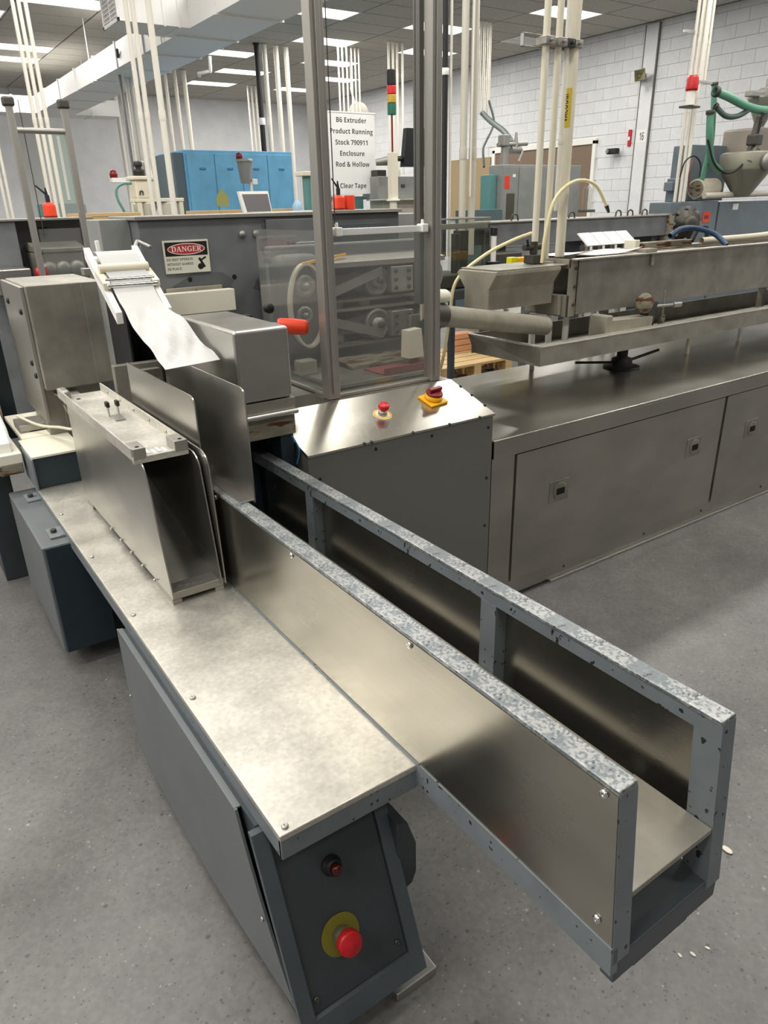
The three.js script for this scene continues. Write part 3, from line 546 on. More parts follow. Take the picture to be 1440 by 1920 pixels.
// ================================================================ SIDE FRAME WITH DANGER SIGN
{
  const t = thing('puller_side_frame', 'big grey painted machine side frame carrying the danger sign', 'machine frame', [1.3, 0, -3.3]);
  part(t, 'panel', box(.943, 1.75, 0, 1.612, -3.42, -3.10, .006), M.frameGrey);
  part(t, 'top_flange', box(.93, 1.76, 1.612, 1.628, -3.46, -3.085, .003), M.alu, 'pale top flange');
  part(t, 'end_plate', box(.82, .943, .5, 1.618, -3.40, -3.2, .004), M.hammer, 'lighter end plate');
  part(t, 'vertical_seam', box(1.49, 1.50, .9, 1.60, -3.104, -3.096, .001), M.frameDark);
  part(t, 'right_panel', box(1.505, 1.75, .9, 1.60, -3.10, -3.088, .003), M.frameGrey);
  for (const [x, y] of [[1.132, 1.375], [1.335, 1.372]]) part(t, 'hole', rod([x, y, -3.1], [x, y, -3.097], .010), M.hole);
  for (const [x, y] of [[1.39, 1.545], [1.455, 1.545]]) part(t, 'plug', lathe([[0, 0], [.016, 0], [.016, .008], [.006, .016], [0, .016]], [x, y, -3.1], [0, 0, 1], 14), M.cast);
  part(t, 'mounting_plate', box(1.02, 1.27, 1.255, 1.345, -3.10, -3.088, .003), M.scale, 'pale plate above the hood');
  part(t, 'plate_screw', screwG([1.15, 1.325, -3.088], [0, 0, 1], .008), M.black);
  part(t, 'paint_chip', merge([box(1.05, 1.3, 1.30, 1.38, -3.1008, -3.0992, 0)].map(() => prismZ([[1.05, 1.35], [1.16, 1.40], [1.28, 1.395], [1.33, 1.36], [1.30, 1.30], [1.15, 1.31]], -3.1, -3.0985, 0))), M.frameDark, 'bare dark patch where paint has flaked');
  part(t, 'paint_chip', prismZ([[1.42, 1.32], [1.44, 1.355], [1.46, 1.34], [1.475, 1.36], [1.48, 1.325], [1.46, 1.30]], -3.1, -3.0985, 0), M.frameDark);
  const br = part(t, 'bracket', merge([box(1.60, 1.70, 1.485, 1.505, -3.09, -3.0, .003), box(1.60, 1.70, 1.45, 1.485, -3.09, -3.08, .002)]), M.zinc, 'bright bolted bracket');
  for (const x of [1.62, 1.65, 1.68]) part(br, 'bolt', screwG([x, 1.47, -3.08], [0, 0, 1], .008), M.chrome);
  part(t, 'hinge_pin', rod([1.57, 1.50, -3.02], [1.62, 1.50, -3.02], .012), M.black);
}
{
  const s = thing('danger_sign', 'black red and white DANGER sign on the grey side frame', 'sign', [1.13, 1.40, -3.095]);
  const map = canvasTex(512, 352, (c, w, h) => {
    c.fillStyle = '#d9dacb'; c.fillRect(0, 0, w, h); c.fillStyle = '#16110f'; c.fillRect(14, 16, w - 28, 150);
    c.fillStyle = '#e6dcd2'; c.beginPath(); c.ellipse(w / 2, 92, 214, 62, 0, 0, 7); c.fill();
    c.fillStyle = '#b02a34'; c.beginPath(); c.ellipse(w / 2, 92, 204, 53, 0, 0, 7); c.fill();
    c.fillStyle = '#f0e2dc'; c.font = 'bold 78px serif'; c.textAlign = 'center'; c.fillText('DANGER', w / 2, 119);
    c.fillStyle = '#403c30'; c.font = 'bold 40px sans-serif'; c.textAlign = 'left'; c.fillText('DO NOT OPERATE', 18, 216, 300); c.fillText('WITHOUT GUARDS', 18, 266, 300); c.fillText('IN PLACE', 18, 316, 160);
    c.fillStyle = '#1a1712'; c.save(); c.translate(420, 250); c.rotate(-.5); c.fillRect(-14, -62, 28, 120); c.fillRect(-10, -40, 84, 20); c.fillRect(-60, 10, 70, 26); c.restore();
    c.beginPath(); c.arc(400, 290, 34, 0, 7); c.fill();
  });
  const x0 = 1.032, x1 = 1.228; part(s, 'plate', box(x0, x1, 1.402, 1.532, -3.0995, -3.093, .001), M.ivory);
  part(s, 'print', quad([x0 + .001, 1.403, -3.0925], [x1 - .001, 1.403, -3.0925], [x1 - .001, 1.531, -3.0925], [x0 + .001, 1.531, -3.0925]), std({ map, roughness: .5 }), null, true);
}
// second frame box further right
{
  const t = thing('gear_housing', 'dark grey gear housing behind the clear guard right of the post', 'machine housing', [2.15, 0, -3.7]);
  part(t, 'body', box(1.86, 2.52, 0, 1.61, -4.0, -3.5, .006), M.frameDark); part(t, 'lid', box(1.85, 2.53, 1.61, 1.628, -4.02, -3.48, .003), M.alu);
  part(t, 'cover_panel', box(1.98, 2.44, 1.2, 1.56, -3.5, -3.488, .003), M.slate);
  part(t, 'side_column', box(2.53, 2.82, 0, 1.60, -4.1, -3.6, .006), M.hammer);
}
function oilCan(x, y, z, label, s) {
  const t = thing('oil_can', label, 'oil can', [x, y, z]);
  part(t, 'body', lathe([[0, 0], [.042 * s, 0], [.045 * s, .006 * s], [.045 * s, .08 * s], [.036 * s, .098 * s], [.012 * s, .104 * s], [0, .104 * s]], [x, y, z]), M.orange);
  part(t, 'base_band', lathe([[.0452 * s, .002], [.047 * s, .002], [.047 * s, .012 * s], [.0452 * s, .012 * s]], [x, y, z]), M.redDark);
  part(t, 'pump_head', merge([rod([x, y + .10 * s, z], [x, y + .15 * s, z], .016 * s), rod([x, y + .14 * s, z], [x - .005, y + .2 * s, z + .005], .012 * s, .005 * s), rod([x, y + .15 * s, z], [x - .07 * s, y + .215 * s, z + .02], .008 * s, .005 * s)]), M.black);
}
oilCan(2.205, 1.628, -3.62, 'small orange pump oil can right of the left guard post', .72);
{ const t = thing('paint_pot', 'short orange pot standing right of the pump oil can', 'pot', [2.275, 1.628, -3.62]); part(t, 'body', lathe([[0, 0], [.026, 0], [.03, .004], [.028, .07], [.025, .072], [.022, .064], [0, .064]], [2.275, 1.628, -3.62]), M.orange); part(t, 'lid', lathe([[0, .064], [.022, .064], [.022, .07], [0, .072]], [2.275, 1.628, -3.62]), M.tapewrap); }
// ================================================================ BELT PULLER
{
  const t = thing('belt_puller', 'caterpillar belt puller seen through the clear guard', 'puller', [1.75, .95, -2.75]);
  part(t, 'back_plate', box(1.40, 2.26, .98, 1.50, -2.92, -2.86, .01), M.frameGrey);
  part(t, 'mount', box(1.45, 2.2, .96, 1.4, -3.086, -2.92, .004), M.frameDark);
  const stad = (x0, x1, y, r, w) => { const s = new THREE.Shape(); const a = (S, R) => { S.moveTo(x0, y - R); S.lineTo(x1, y - R); S.absarc(x1, y, R, -Math.PI / 2, Math.PI / 2, false); S.lineTo(x0, y + R); S.absarc(x0, y, R, Math.PI / 2, Math.PI * 1.5, false); }; a(s, r); const h = new THREE.Path(); a(h, r - .012); s.holes.push(h); const g = new THREE.ExtrudeGeometry(s, { depth: w, bevelEnabled: false, curveSegments: 14 }); g.translate(0, 0, -2.86); return g; };
  for (const [y, d] of [[1.345, 1], [1.155, -1]]) {
    part(t, 'belt', stad(1.56, 2.14, y, .082, .12), M.beltgrey);
    for (const x of [1.56, 1.85, 2.14]) {
      const p = part(t, 'pulley', lathe([[0, 0], [.069, 0], [.069, .12], [.055, .125], [.05, .11], [.03, .11], [.03, .14], [0, .14]], [x, y, -2.86], [0, 0, 1], 28), M.cast);
      part(p, 'axle_nut', lathe([[0, .14], [.016, .14], [.016, .152], [0, .152]], [x, y, -2.86], [0, 0, 1], 6), M.darkzinc);
    }
    const b = part(t, 'bearing_block', box(1.90, 2.02, y - .055, y + .055, -2.78, -2.70, .004), M.alu);
    for (const [dx, dy] of [[-.035, -.035], [.035, -.035], [-.035, .035], [.035, .035], [-.035, 0], [.035, 0]]) part(b, 'bolt', screwG([1.96 + dx, y + dy, -2.70], [0, 0, 1], .010), M.darkzinc);
    part(t, 'tension_arm', hexa([[1.62, y - .02 - d * .03, -2.735], [1.86, y - .02 + d * .04, -2.735], [1.86, y - .02 + d * .04, -2.715], [1.62, y - .02 - d * .03, -2.715], [1.62, y + .02 - d * .03, -2.735], [1.86, y + .02 + d * .04, -2.735], [1.86, y + .02 + d * .04, -2.715], [1.62, y + .02 - d * .03, -2.715]]), M.cast);
    part(t, 'side_web', prismZ([[1.52, y - .05], [1.70, y - .03], [1.86, y - .05], [1.86, y + .05], [1.70, y + .03], [1.52, y + .05]], -2.775, -2.765, .001), M.frameGrey);
  }
  for (const [x, y] of [[1.66, 1.25], [1.80, 1.25], [1.66, 1.10], [2.08, 1.25]]) part(t, 'guide_wheel', lathe([[0, 0], [.03, 0], [.03, .03], [.012, .036], [0, .036]], [x, y, -2.80], [0, 0, 1], 18), M.cast);
  part(t, 'top_cover', hexa([[1.50, 1.43, -2.92], [2.2, 1.43, -2.92], [2.2, 1.41, -2.70], [1.50, 1.41, -2.70], [1.50, 1.46, -2.92], [2.2, 1.46, -2.92], [2.2, 1.43, -2.70], [1.50, 1.43, -2.70]]), M.alu);
  part(t, 'yellow_strip', hexa([[1.46, 1.432, -2.705], [1.72, 1.452, -2.79], [1.72, 1.452, -2.78], [1.46, 1.432, -2.69], [1.46, 1.442, -2.705], [1.72, 1.462, -2.79], [1.72, 1.462, -2.78], [1.46, 1.442, -2.69]]), M.yellow);
  part(t, 'gear_loop', (() => { const s = new THREE.Shape(); s.absellipse(1.475, 1.27, .085, .17, 0, 6.283); const h = new THREE.Path(); h.absellipse(1.475, 1.27, .075, .16, 0, 6.283); s.holes.push(h); const g = new THREE.ExtrudeGeometry(s, { depth: .03, bevelEnabled: false, curveSegments: 30 }); g.translate(0, 0, -2.72); return g; })(), M.tapewrap, 'pale drive belt loop at the left end');
  part(t, 'chain_guard', box(1.37, 1.58, 1.06, 1.47, -2.86, -2.72, .05), M.frameDark);
  for (const [x, y, r] of [[1.47, 1.35, .045], [1.46, 1.235, .036]]) part(t, 'sprocket', lathe([[0, 0], [r, 0], [r, .02], [r * .6, .022], [r * .55, .01], [r * .3, .01], [r * .3, .03], [0, .03]], [x, y, -2.72], [0, 0, 1], 18), M.cast);
  part(t, 'pad', box(1.39, 1.47, 1.0, 1.06, -2.70, -2.64, .006), M.scale);
  part(t, 'lower_tray', box(1.42, 1.90, .985, 1.0, -2.86, -2.4, .002), M.dull);
  part(t, 'drip_sheet', hexa([[1.62, 1.02, -2.75], [1.98, 1.02, -2.75], [1.98, 1.0, -2.6], [1.62, 1.0, -2.6], [1.62, 1.03, -2.75], [1.98, 1.03, -2.75], [1.98, 1.01, -2.6], [1.62, 1.01, -2.6]]), M.rust);
}
{
  const t = thing('crank_grip', 'bright red hand grip beside the stainless hood', 'handle', [1.2, 1.2, -2.5]);
  part(t, 'grip', lathe([[0, 0], [.022, 0], [.027, .008], [.029, .06], [.027, .10], [.022, .112], [.01, .115], [0, .113]], [1.195, 1.252, -2.43], [.85, -.10, .5], 24), M.orange);
  part(t, 'shaft', rod([1.10, 1.264, -2.486], [1.2, 1.2525, -2.43], .009), M.zinc);
  part(t, 'hub', lathe([[0, 0], [.018, 0], [.018, .02], [0, .02]], [1.22, 1.30, -2.55], [0, 0, 1], 18), M.black);
  part(t, 'stem', box(1.13, 1.16, .982, 1.28, -2.6, -2.56, .003), M.black);
}
{ const t = thing('wood_block', 'pale wooden block on red rag beside the right guard post', 'block', [1.86, 1.0, -2.6]); part(t, 'block', hexa([[1.845, 1.035, -2.56], [1.925, 1.035, -2.56], [1.925, 1.035, -2.50], [1.845, 1.035, -2.50], [1.85, 1.15, -2.56], [1.92, 1.155, -2.56], [1.92, 1.155, -2.51], [1.85, 1.15, -2.51]]), M.cream); }
{ const t = thing('red_tray', 'dull red tray on the shelf inside the clear guard', 'tray', [1.76, 1.0, -2.48]); part(t, 'tray', merge([box(1.66, 1.90, 1.001, 1.006, -2.58, -2.42), box(1.66, 1.90, 1.006, 1.03, -2.426, -2.42), box(1.895, 1.90, 1.006, 1.03, -2.58, -2.42)]), std({ color: 0x8e4a4a, roughness: .6 })); }
// ================================================================ CONTROL CABINET
const TOPY = (z) => .892 + .324 * (-2.0 - z);
{
  const t = thing('control_cabinet', 'grey control cabinet with a sloping stainless top and red buttons', 'cabinet', [1.47, 0, -2.3]);
  part(t, 'body', prismX([[-2.004, .04], [-2.004, .885], [-2.27, TOPY(-2.27) - .007], [-2.85, TOPY(-2.27) - .007], [-2.85, .04]], 1.060, 1.886, .003), M.cabgrey);
  part(t, 'sloping_top', prismX([[-1.999, .884], [-1.998, .892], [-2.27, TOPY(-2.27)], [-2.42, TOPY(-2.27) + .002], [-2.42, TOPY(-2.27) - .006], [-2.27, TOPY(-2.27) - .008]], 1.056, 1.889, .001), M.bench, 'brushed stainless control top');
  part(t, 'kick_base', box(1.09, 1.86, 0, .04, -2.83, -2.05, .002), M.black);
  for (const [x, y] of [[1.10, .80], [1.33, .86], [1.58, .86], [1.86, .84], [1.86, .63], [1.86, .42]]) part(t, 'screw', screwG([x, y, -2.004], [0, 0, 1], .006), M.black);
  for (const x of [1.28, 1.31, 1.49, 1.66, 1.81]) part(t, 'edge_screw', screwG([x, .889, -2.0], [0, .9, .4], .007), M.black);
  for (const z of [-2.06, -2.14, -2.21]) part(t, 'edge_clip', box(1.886, 1.893, TOPY(z) - .008, TOPY(z) + .004, z - .006, z + .006, .001), M.black);
  const n = [0, .951, .308], Q = (x, z, o = 0) => [x, TOPY(z) + n[1] * o, z + n[2] * o];
  const es = part(t, 'emergency_stop', lathe([[0, 0], [.036, 0], [.036, .003], [0, .003]], Q(1.448, -2.132), n, 30), M.ivory, 'emergency stop on a pale round label');
  part(es, 'label_ring', lathe([[.028, .003], [.035, .003], [.035, .0035], [.028, .0035]], Q(1.448, -2.132), n, 30), M.yellow);
  part(es, 'collar', lathe([[0, .003], [.016, .003], [.018, .008], [.016, .022], [0, .022]], Q(1.448, -2.132), n, 24), M.zinc);
  part(es, 'mushroom_button', lathe([[0, .02], [.014, .022], [.021, .03], [.022, .04], [.016, .048], [0, .05]], Q(1.448, -2.132), n, 24), M.red);
  const rot = new THREE.Quaternion().setFromUnitVectors(V(0, 1, 0), V(...n)), tq = new THREE.Quaternion().setFromAxisAngle(V(0, 1, 0), .12);
  const place = (g) => { g.applyQuaternion(tq); g.applyQuaternion(rot); g.translate(...Q(1.703, -2.155)); return g; };
  const sw = part(t, 'rotary_switch', place(box(-.045, .045, 0, .01, -.042, .042, .004)), M.yellow, 'yellow isolator plate with red knob');
  part(sw, 'hub', place(lathe([[0, .01], [.034, .01], [.036, .016], [.034, .03], [0, .03]], [0, 0, 0], [0, 1, 0], 28)), M.yellow);
  part(sw, 'knob', place(merge([lathe([[0, .03], [.033, .03], [.034, .036], [.028, .042], [0, .043]], [0, 0, 0], [0, 1, 0], 28), box(-.032, .032, .04, .058, -.009, .009, .005)])), M.redDark, 'dark red turning knob');
}
// ================================================================ CLEAR SAFETY GUARD
{
  const t = thing('safety_guard', 'clear safety guard between two tall grey metal posts', 'guard', [1.58, .98, -2.4]);
  const Y0 = TOPY(-2.27) + .001, T = 4.2;
  const post = (x, w, nm) => part(t, 'post', merge([box(x - w, x + w, Y0, T, -2.34, -2.29, .003), box(x - w * .35, x + w * .35, Y0 + .02, T, -2.29, -2.282, .002)]), M.alu);
  post(1.343, .025); post(1.824, .022); 
  part(t, 'rear_post', box(1.79, 1.812, Y0 + .3, T, -2.39, -2.35, .003), std({ color: 0x6f6d68, metalness: .6, roughness: .45 }));
  part(t, 'clear_panel', box(1.372, 1.810, Y0 + .012, 1.57, -2.322, -2.317, 0), M.clearHaze, 'clear front panel');
  part(t, 'clear_panel', box(1.342, 1.347, Y0 + .012, 1.57, -2.86, -2.345, 0), M.clearHaze, 'clear side panel');
  part(t, 'panel_edge', box(1.375, 1.808, 1.552, 1.575, -2.33, -2.312, .003), M.acrylEdge, 'bright acrylic top rail');
  part(t, 'bottom_channel', box(1.372, 1.811, Y0, Y0 + .012, -2.335, -2.305, .002), M.alu);
  part(t, 'side_channel', box(1.334, 1.354, Y0, Y0 + .012, -2.86, -2.345, .002), M.dull);
  for (const x of [1.40, 1.78]) part(t, 'rail_clip', merge([box(x - .014, x + .014, 1.55, 1.58, -2.34, -2.30, .004), rod([x, 1.575, -2.32], [x, 1.595, -2.32], .006)]), M.white);
  for (const x of [1.395, 1.748]) part(t, 'lift_cable', rod([x, 1.59, -2.32], [x, T, -2.32], .0018, .0018, 6), M.darkzinc);
  part(t, 'header', box(1.32, 1.86, T, T + .05, -2.40, -2.28, .004), M.alu);
}
// ================================================================ TANK BENCH
{
  const t = thing('tank_bench', 'long stainless bench with flush doors running to the right', 'bench', [4.3, 0, -2.5]);
  part(t, 'bench_top', box(1.892, 6.9, .765, .778, -2.96, -1.998, .004), M.bench, 'polished stainless bench top');
  part(t, 'front_lip', box(1.892, 6.9, .698, .765, -2.006, -1.999, .002), M.benchside);
  part(t, 'body', box(1.93, 6.88, .085, .765, -2.94, -2.03, .004), M.benchside);
  part(t, 'corner_stile', box(1.895, 2.022, .09, .698, -2.03, -2.012, .002), M.benchside);
  part(t, 'kick_rail', box(1.95, 6.85, .01, .085, -2.9, -2.028, .003), M.benchside);
  part(t, 'floor_angle', box(2.3, 6.85, 0, .012, -2.04, -2.012, .002), M.zinc);
  const doors = [[2.036, 3.532, [2.304, 3.302]], [3.556, 5.05, [3.834, 4.83]], [5.07, 6.55, [5.34, 6.3]]];
  for (const [a, b, ls] of doors) {
    const d = part(t, 'door', box(a, b, .094, .690, -2.03, -2.012, .004), M.benchside, 'flush stainless door');
    for (const x of ls) { const p = part(d, 'latch', merge([box(x - .06, x + .06, .415, .515, -2.0125, -2.0095, .0015), lathe([[0, 0], [.042, 0], [.042, .003], [.036, .004], [0, .004]], [x + .006, .464, -2.0095], [0, 0, 1], 8)]), M.dull); part(p, 'finger_slot', box(x - .02, x + .032, .448, .478, -2.0058, -2.0045, .0005), M.hole); }
  }
  for (const x of [2.4, 3.0, 3.5, 4.1]) part(t, 'rail_bolt', screwG([x, .05, -2.028], [0, 0, 1], .006), M.darkzinc);
}
// drip tray
{
  const t = thing('drip_tray', 'long shallow stainless drip tray on a black jack above the bench', 'tray', [4.4, .778, -2.7]);
  const X0 = 2.60, X1 = 6.6;
  part(t, 'tray_floor', hexa([[X0, .905, -2.93], [X1, .905, -2.93], [X1, .905, -2.45], [X0, .905, -2.45], [X0, .911, -2.93], [X1, .911, -2.93], [X1, .911, -2.45], [X0, .911, -2.45]]), M.dull);
  part(t, 'front_wall', box(X0, X1, .905, 1.0, -2.455, -2.449, .002), M.dull);
  part(t, 'front_rim', box(X0, X1, .996, 1.002, -2.50, -2.447, .002), M.table);
  part(t, 'back_wall', box(X0 - .02, X1, .905, 1.01, -2.935, -2.929, .002), M.dull);
  part(t, 'end_wall', hexa([[X0 - .002, .905, -2.93], [X0 + .004, .905, -2.93], [X0 + .004, .905, -2.45], [X0 - .002, .905, -2.45], [X0 - .05, 1.01, -2.93], [X0 - .044, 1.01, -2.93], [X0 + .004, 1.0, -2.45], [X0 - .002, 1.0, -2.45]]), M.dull);
  part(t, 'end_rim', rod([X0 - .045, 1.01, -2.93], [X0, 1.001, -2.45], .006), M.table);
  const j = part(t, 'jack_post', lathe([[0, 0], [.10, 0], [.10, .008], [.06, .014], [.055, .05], [.03, .06], [.03, .127], [0, .127]], [3.38, .778, -2.57], [0, 1, 0], 24), M.black);
  part(j, 'handle', merge([rod([3.10, .826, -2.66], [3.36, .808, -2.57], .007), rod([3.40, .808, -2.56], [3.68, .84, -2.55], .008)]), M.black);
  for (const [x, z] of [[2.95, -2.84], [4.6, -2.6]]) part(t, 'leg', rod([x, .778, z], [x, .905, z], .013), M.white);
  part(t, 'leg', rod([3.98, .778, -2.56], [3.98, .905, -2.56], .012), M.tapewrap);
}
// water trough on top
{
  const t = thing('water_trough', 'square limescaled cooling trough carried above the drip tray', 'trough', [4.4, .91, -2.75]);
  part(t, 'front_wall', box(3.0, 6.6, 1.10, 1.372, -2.606, -2.598, .002), M.dull);
  part(t, 'back_wall', box(3.0, 6.6, 1.10, 1.372, -2.90, -2.892, .002), M.dull);
  part(t, 'floor_sheet', box(3.0, 6.6, 1.10, 1.108, -2.9, -2.6, .002), M.dull);
  part(t, 'top_rim', merge([box(2.95, 6.6, 1.37, 1.378, -2.612, -2.575, .002), box(2.95, 6.6, 1.37, 1.378, -2.93, -2.89, .002)]), M.table);
  part(t, 'top_lid', box(3.3, 4.2, 1.36, 1.368, -2.9, -2.6, .002), M.rust);
  part(t, 'end_plate', merge([box(2.94, 3.0, 1.09, 1.375, -2.618, -2.61, .002), box(2.94, 2.95, 1.09, 1.20, -2.91, -2.61, .002), box(2.94, 2.95, 1.33, 1.375, -2.91, -2.61, .002)]), M.scale, 'scaled end plate');
  for (const y of [1.15, 1.24, 1.33]) part(t, 'bolt', screwG([2.985, y, -2.61], [0, 0, 1], .009), M.darkzinc);
  part(t, 'inner_gate', merge([box(2.91, 2.93, 1.10, 1.2, -2.88, -2.64, .004), rod([2.92, 1.2, -2.76], [2.92, 1.36, -2.76], .05)]), M.scale);
  const c = part(t, 'end_hood', prismX([[-2.61, 1.33], [-2.61, 1.345], [-2.88, 1.345], [-2.9, 1.33], [-2.84, 1.26], [-2.84, 1.165], [-2.66, 1.165], [-2.66, 1.26]], 2.44, 2.88, .004), M.scale, 'limescaled end hood');
  part(c, 'hood_top', box(2.46, 2.94, 1.345, 1.353, -2.89, -2.62, .003), M.dull);
  for (const x of [2.88, 2.97, 3.06]) part(t, 'drain_stub', rod([x, .915, -2.75 + (x - 2.97) * .4], [x, 1.10, -2.75 + (x - 2.97) * .4], .017), M.white);
  part(t, 'support_leg', box(3.5, 3.54, .911, 1.10, -2.86, -2.82), M.dull);
  for (const z of [-2.86, -2.68]) part(t, 'support_leg', box(5.2, 5.24, .911, 1.10, z, z + .04), M.dull);
  for (const x of [3.55, 5.15]) part(t, 'rim_clamp', merge([box(x - .05, x + .05, 1.378, 1.398, -2.64, -2.58, .004), box(x + .02, x + .04, 1.31, 1.38, -2.597, -2.585, .003)]), M.scale);
}
{ // clamp vice in the tray
  const t = thing('pipe_clamp', 'limescaled clamp block with a screw handle in the drip tray', 'clamp', [3.25, .91, -2.55]);
  part(t, 'block', hexa([[3.15, .912, -2.60], [3.50, .912, -2.60], [3.50, .912, -2.50], [3.15, .912, -2.50], [3.15, 1.06, -2.60], [3.52, 1.05, -2.60], [3.52, 1.05, -2.50], [3.15, 1.06, -2.50]]), M.scale);
  part(t, 'cheek', box(3.12, 3.17, .912, 1.09, -2.61, -2.49, .008), M.scale); part(t, 'arm', hexa([[3.50, .93, -2.58], [3.56, .93, -2.58], [3.56, .93, -2.53], [3.50, .93, -2.53], [3.52, 1.11, -2.58], [3.59, 1.12, -2.58], [3.59, 1.12, -2.53], [3.52, 1.11, -2.53]]), M.darkzinc);
  part(t, 'knob', lathe([[0, 0], [.05, .01], [.055, .03], [.04, .05], [0, .055]], [3.47, 1.12, -2.55], [-.3, .1, 1], 20), M.rust);
  part(t, 'screw_bar', rod([3.57, 1.095, -2.54], [3.74, 1.09, -2.53], .008), M.alu); part(t, 'knob_handle', rod([3.73, 1.09, -2.53], [3.80, 1.088, -2.53], .015), M.alu);
  part(t, 'pin', rod([3.67, .97, -2.55], [3.67, 1.17, -2.55], .009, .005), M.alu);
  part(t, 'pin_sleeve', rod([3.67, .912, -2.55], [3.67, 1.04, -2.55], .018), M.rust);
}
{ // spout
  const t = thing('spout_channel', 'sloping dull tube spout reaching left from the trough', 'spout', [2.4, 1.1, -2.6]);
  part(t, 'tube', rod([2.06, 1.19, -2.56], [2.80, 1.06, -2.62], .047, .047, 24), M.scale); part(t, 'mouth', rod([2.0, 1.20, -2.555], [2.08, 1.187, -2.562], .054), M.darkzinc);
  part(t, 'roller', lathe([[0, 0], [.02, 0], [.034, .02], [.03, .10], [.02, .12], [0, .12]], [1.99, 1.275, -2.56], [1, -.05, 0], 18), M.ivory, 'ivory roller above the mouth');
  part(t, 'roller_bracket', merge([box(1.98, 1.995, 1.17, 1.33, -2.6, -2.585), rod([1.985, 1.30, -2.6], [1.985, 1.40, -2.56], .007)]), M.tapewrap);
  part(t, 'collar', rod([1.97, 1.15, -2.56], [2.04, 1.14, -2.56], .035), M.black);
  part(t, 'stay', merge([box(1.93, 2.0, .98, 1.2, -2.62, -2.6)]), M.dull);
}
// sheets and hose on the trough
[['crumpled white paper sheet lying nearest on the trough lid', 3.17, 3.55, -2.78, -2.64, .05], ['white paper sheet lying behind the nearest one on the trough', 3.0, 3.3, -2.88, -2.76, .03]].forEach(([l, x0, x1, z0, z1, h], n) => {
  const t = thing('paper_sheet', l, 'paper', [(x0 + x1) / 2, 1.378, (z0 + z1) / 2], 'loose sheets on the trough'); const v = [], N = 10;
  const P = (a, b) => [x0 + (x1 - x0) * a, 1.382 + h * (.3 + .35 * Math.sin(a * 4 + n) * Math.sin(b * 3 + 1)) * a, z0 + (z1 - z0) * b];
  for (let i = 0; i < N; i++) for (let j = 0; j < N; j++) { const A = P(i / N, j / N), B = P((i + 1) / N, j / N), C = P((i + 1) / N, (j + 1) / N), D = P(i / N, (j + 1) / N); v.push(...A, ...D, ...C, ...A, ...C, ...B); }
  const g = new THREE.BufferGeometry(); g.setAttribute('position', new THREE.Float32BufferAttribute(v, 3)); g.computeVertexNormals(); part(t, 'sheet', g, M.paper);
});
for (let k = 0; k < 4; k++) { const t = thing('white_board', ['first', 'second', 'third', 'fourth'][k] + ' white panel from the left in the row behind the trough', 'panel', [3.68 + k * .115, 0, -3.2], 'white panels behind the trough'); const x = 3.68 + k * .118; part(t, 'panel', hexa([[x, 1.385, -3.14], [x + .106, 1.385, -3.14], [x + .106, 1.39, -3.13], [x, 1.39, -3.13], [x + .01, 1.455, -3.24], [x + .116, 1.455, -3.24], [x + .116, 1.46, -3.23], [x + .01, 1.46, -3.23]]), M.white); part(t, 'edge', box(x - .0005, x + .004, 1.36, 1.385, -3.2, -3.16, .001), M.darkzinc); part(t, 'leg', box(x + .04, x + .06, 0, 1.40, -3.2, -3.17, .002), M.dull); }
{ const t = thing('blue_hose', 'short curled dark blue hose clipped to the trough rim', 'hose', [4.2, 1.38, -2.75]); part(t, 'hose', tubeG([[3.98, 1.44, -2.78], [4.08, 1.475, -2.78], [4.2, 1.475, -2.76], [4.28, 1.44, -2.68], [4.29, 1.38, -2.60]], .016), std({ color: 0x1d3d5e, roughness: .4 })); part(t, 'clip', tubeG([[4.26, 1.40, -2.82], [4.32, 1.47, -2.82], [4.40, 1.47, -2.82], [4.42, 1.40, -2.82]], .014), M.black); }
{ const t = thing('feed_profile', 'pale plastic profile lying along the top of the trough', 'profile', [5.3, 1.4, -2.78]); part(t, 'profile', tubeG([[4.3, 1.40, -2.78], [5.0, 1.405, -2.78], [5.8, 1.44, -2.78], [6.6, 1.47, -2.78]], .02), M.tapewrap); part(t, 'rest', box(6.2, 6.5, 1.37, 1.44, -2.85, -2.7, .004), M.scale); }
{ const t = thing('rust_bar', 'rusty flat bar resting behind the blue hose', 'bar', [3.95, 1.38, -2.82]); part(t, 'bar', box(3.72, 4.24, 1.379, 1.412, -2.86, -2.80, .004), M.rust); part(t, 'cap', box(3.68, 3.72, 1.379, 1.43, -2.87, -2.79, .004), M.cream); }
{ // yellow hose
  const t = thing('yellow_tube', 'thin pale yellow tube arching over the trough pipes', 'tube', [2.8, 1.6, -2.7]);
  part(t, 'arch', tubeG([[2.83, 1.36, -2.70], [2.845, 1.50, -2.70], [2.90, 1.66, -2.70], [3.03, 1.735, -2.70], [3.18, 1.72, -2.70], [3.29, 1.615, -2.70]], .0085, 60), M.tube);
  part(t, 'nozzle', rod([3.285, 1.62, -2.70], [3.31, 1.585, -2.70], .011, .007), M.black);
}
{ const t = thing('yellow_tube', 'second pale yellow tube drooping left past the trough hood', 'tube', [2.5, 1.3, -2.8]); part(t, 'run', tubeG([[2.83, 1.50, -2.78], [2.72, 1.47, -2.80], [2.60, 1.40, -2.88], [2.48, 1.28, -2.95], [2.44, 1.1, -2.95], [2.40, .9, -2.95], [2.38, .75, -2.99]], .0085, 60), M.tube); part(t, 'fitting', rod([2.83, 1.5, -2.78], [2.86, 1.51, -2.775], .013), M.darkzinc); }
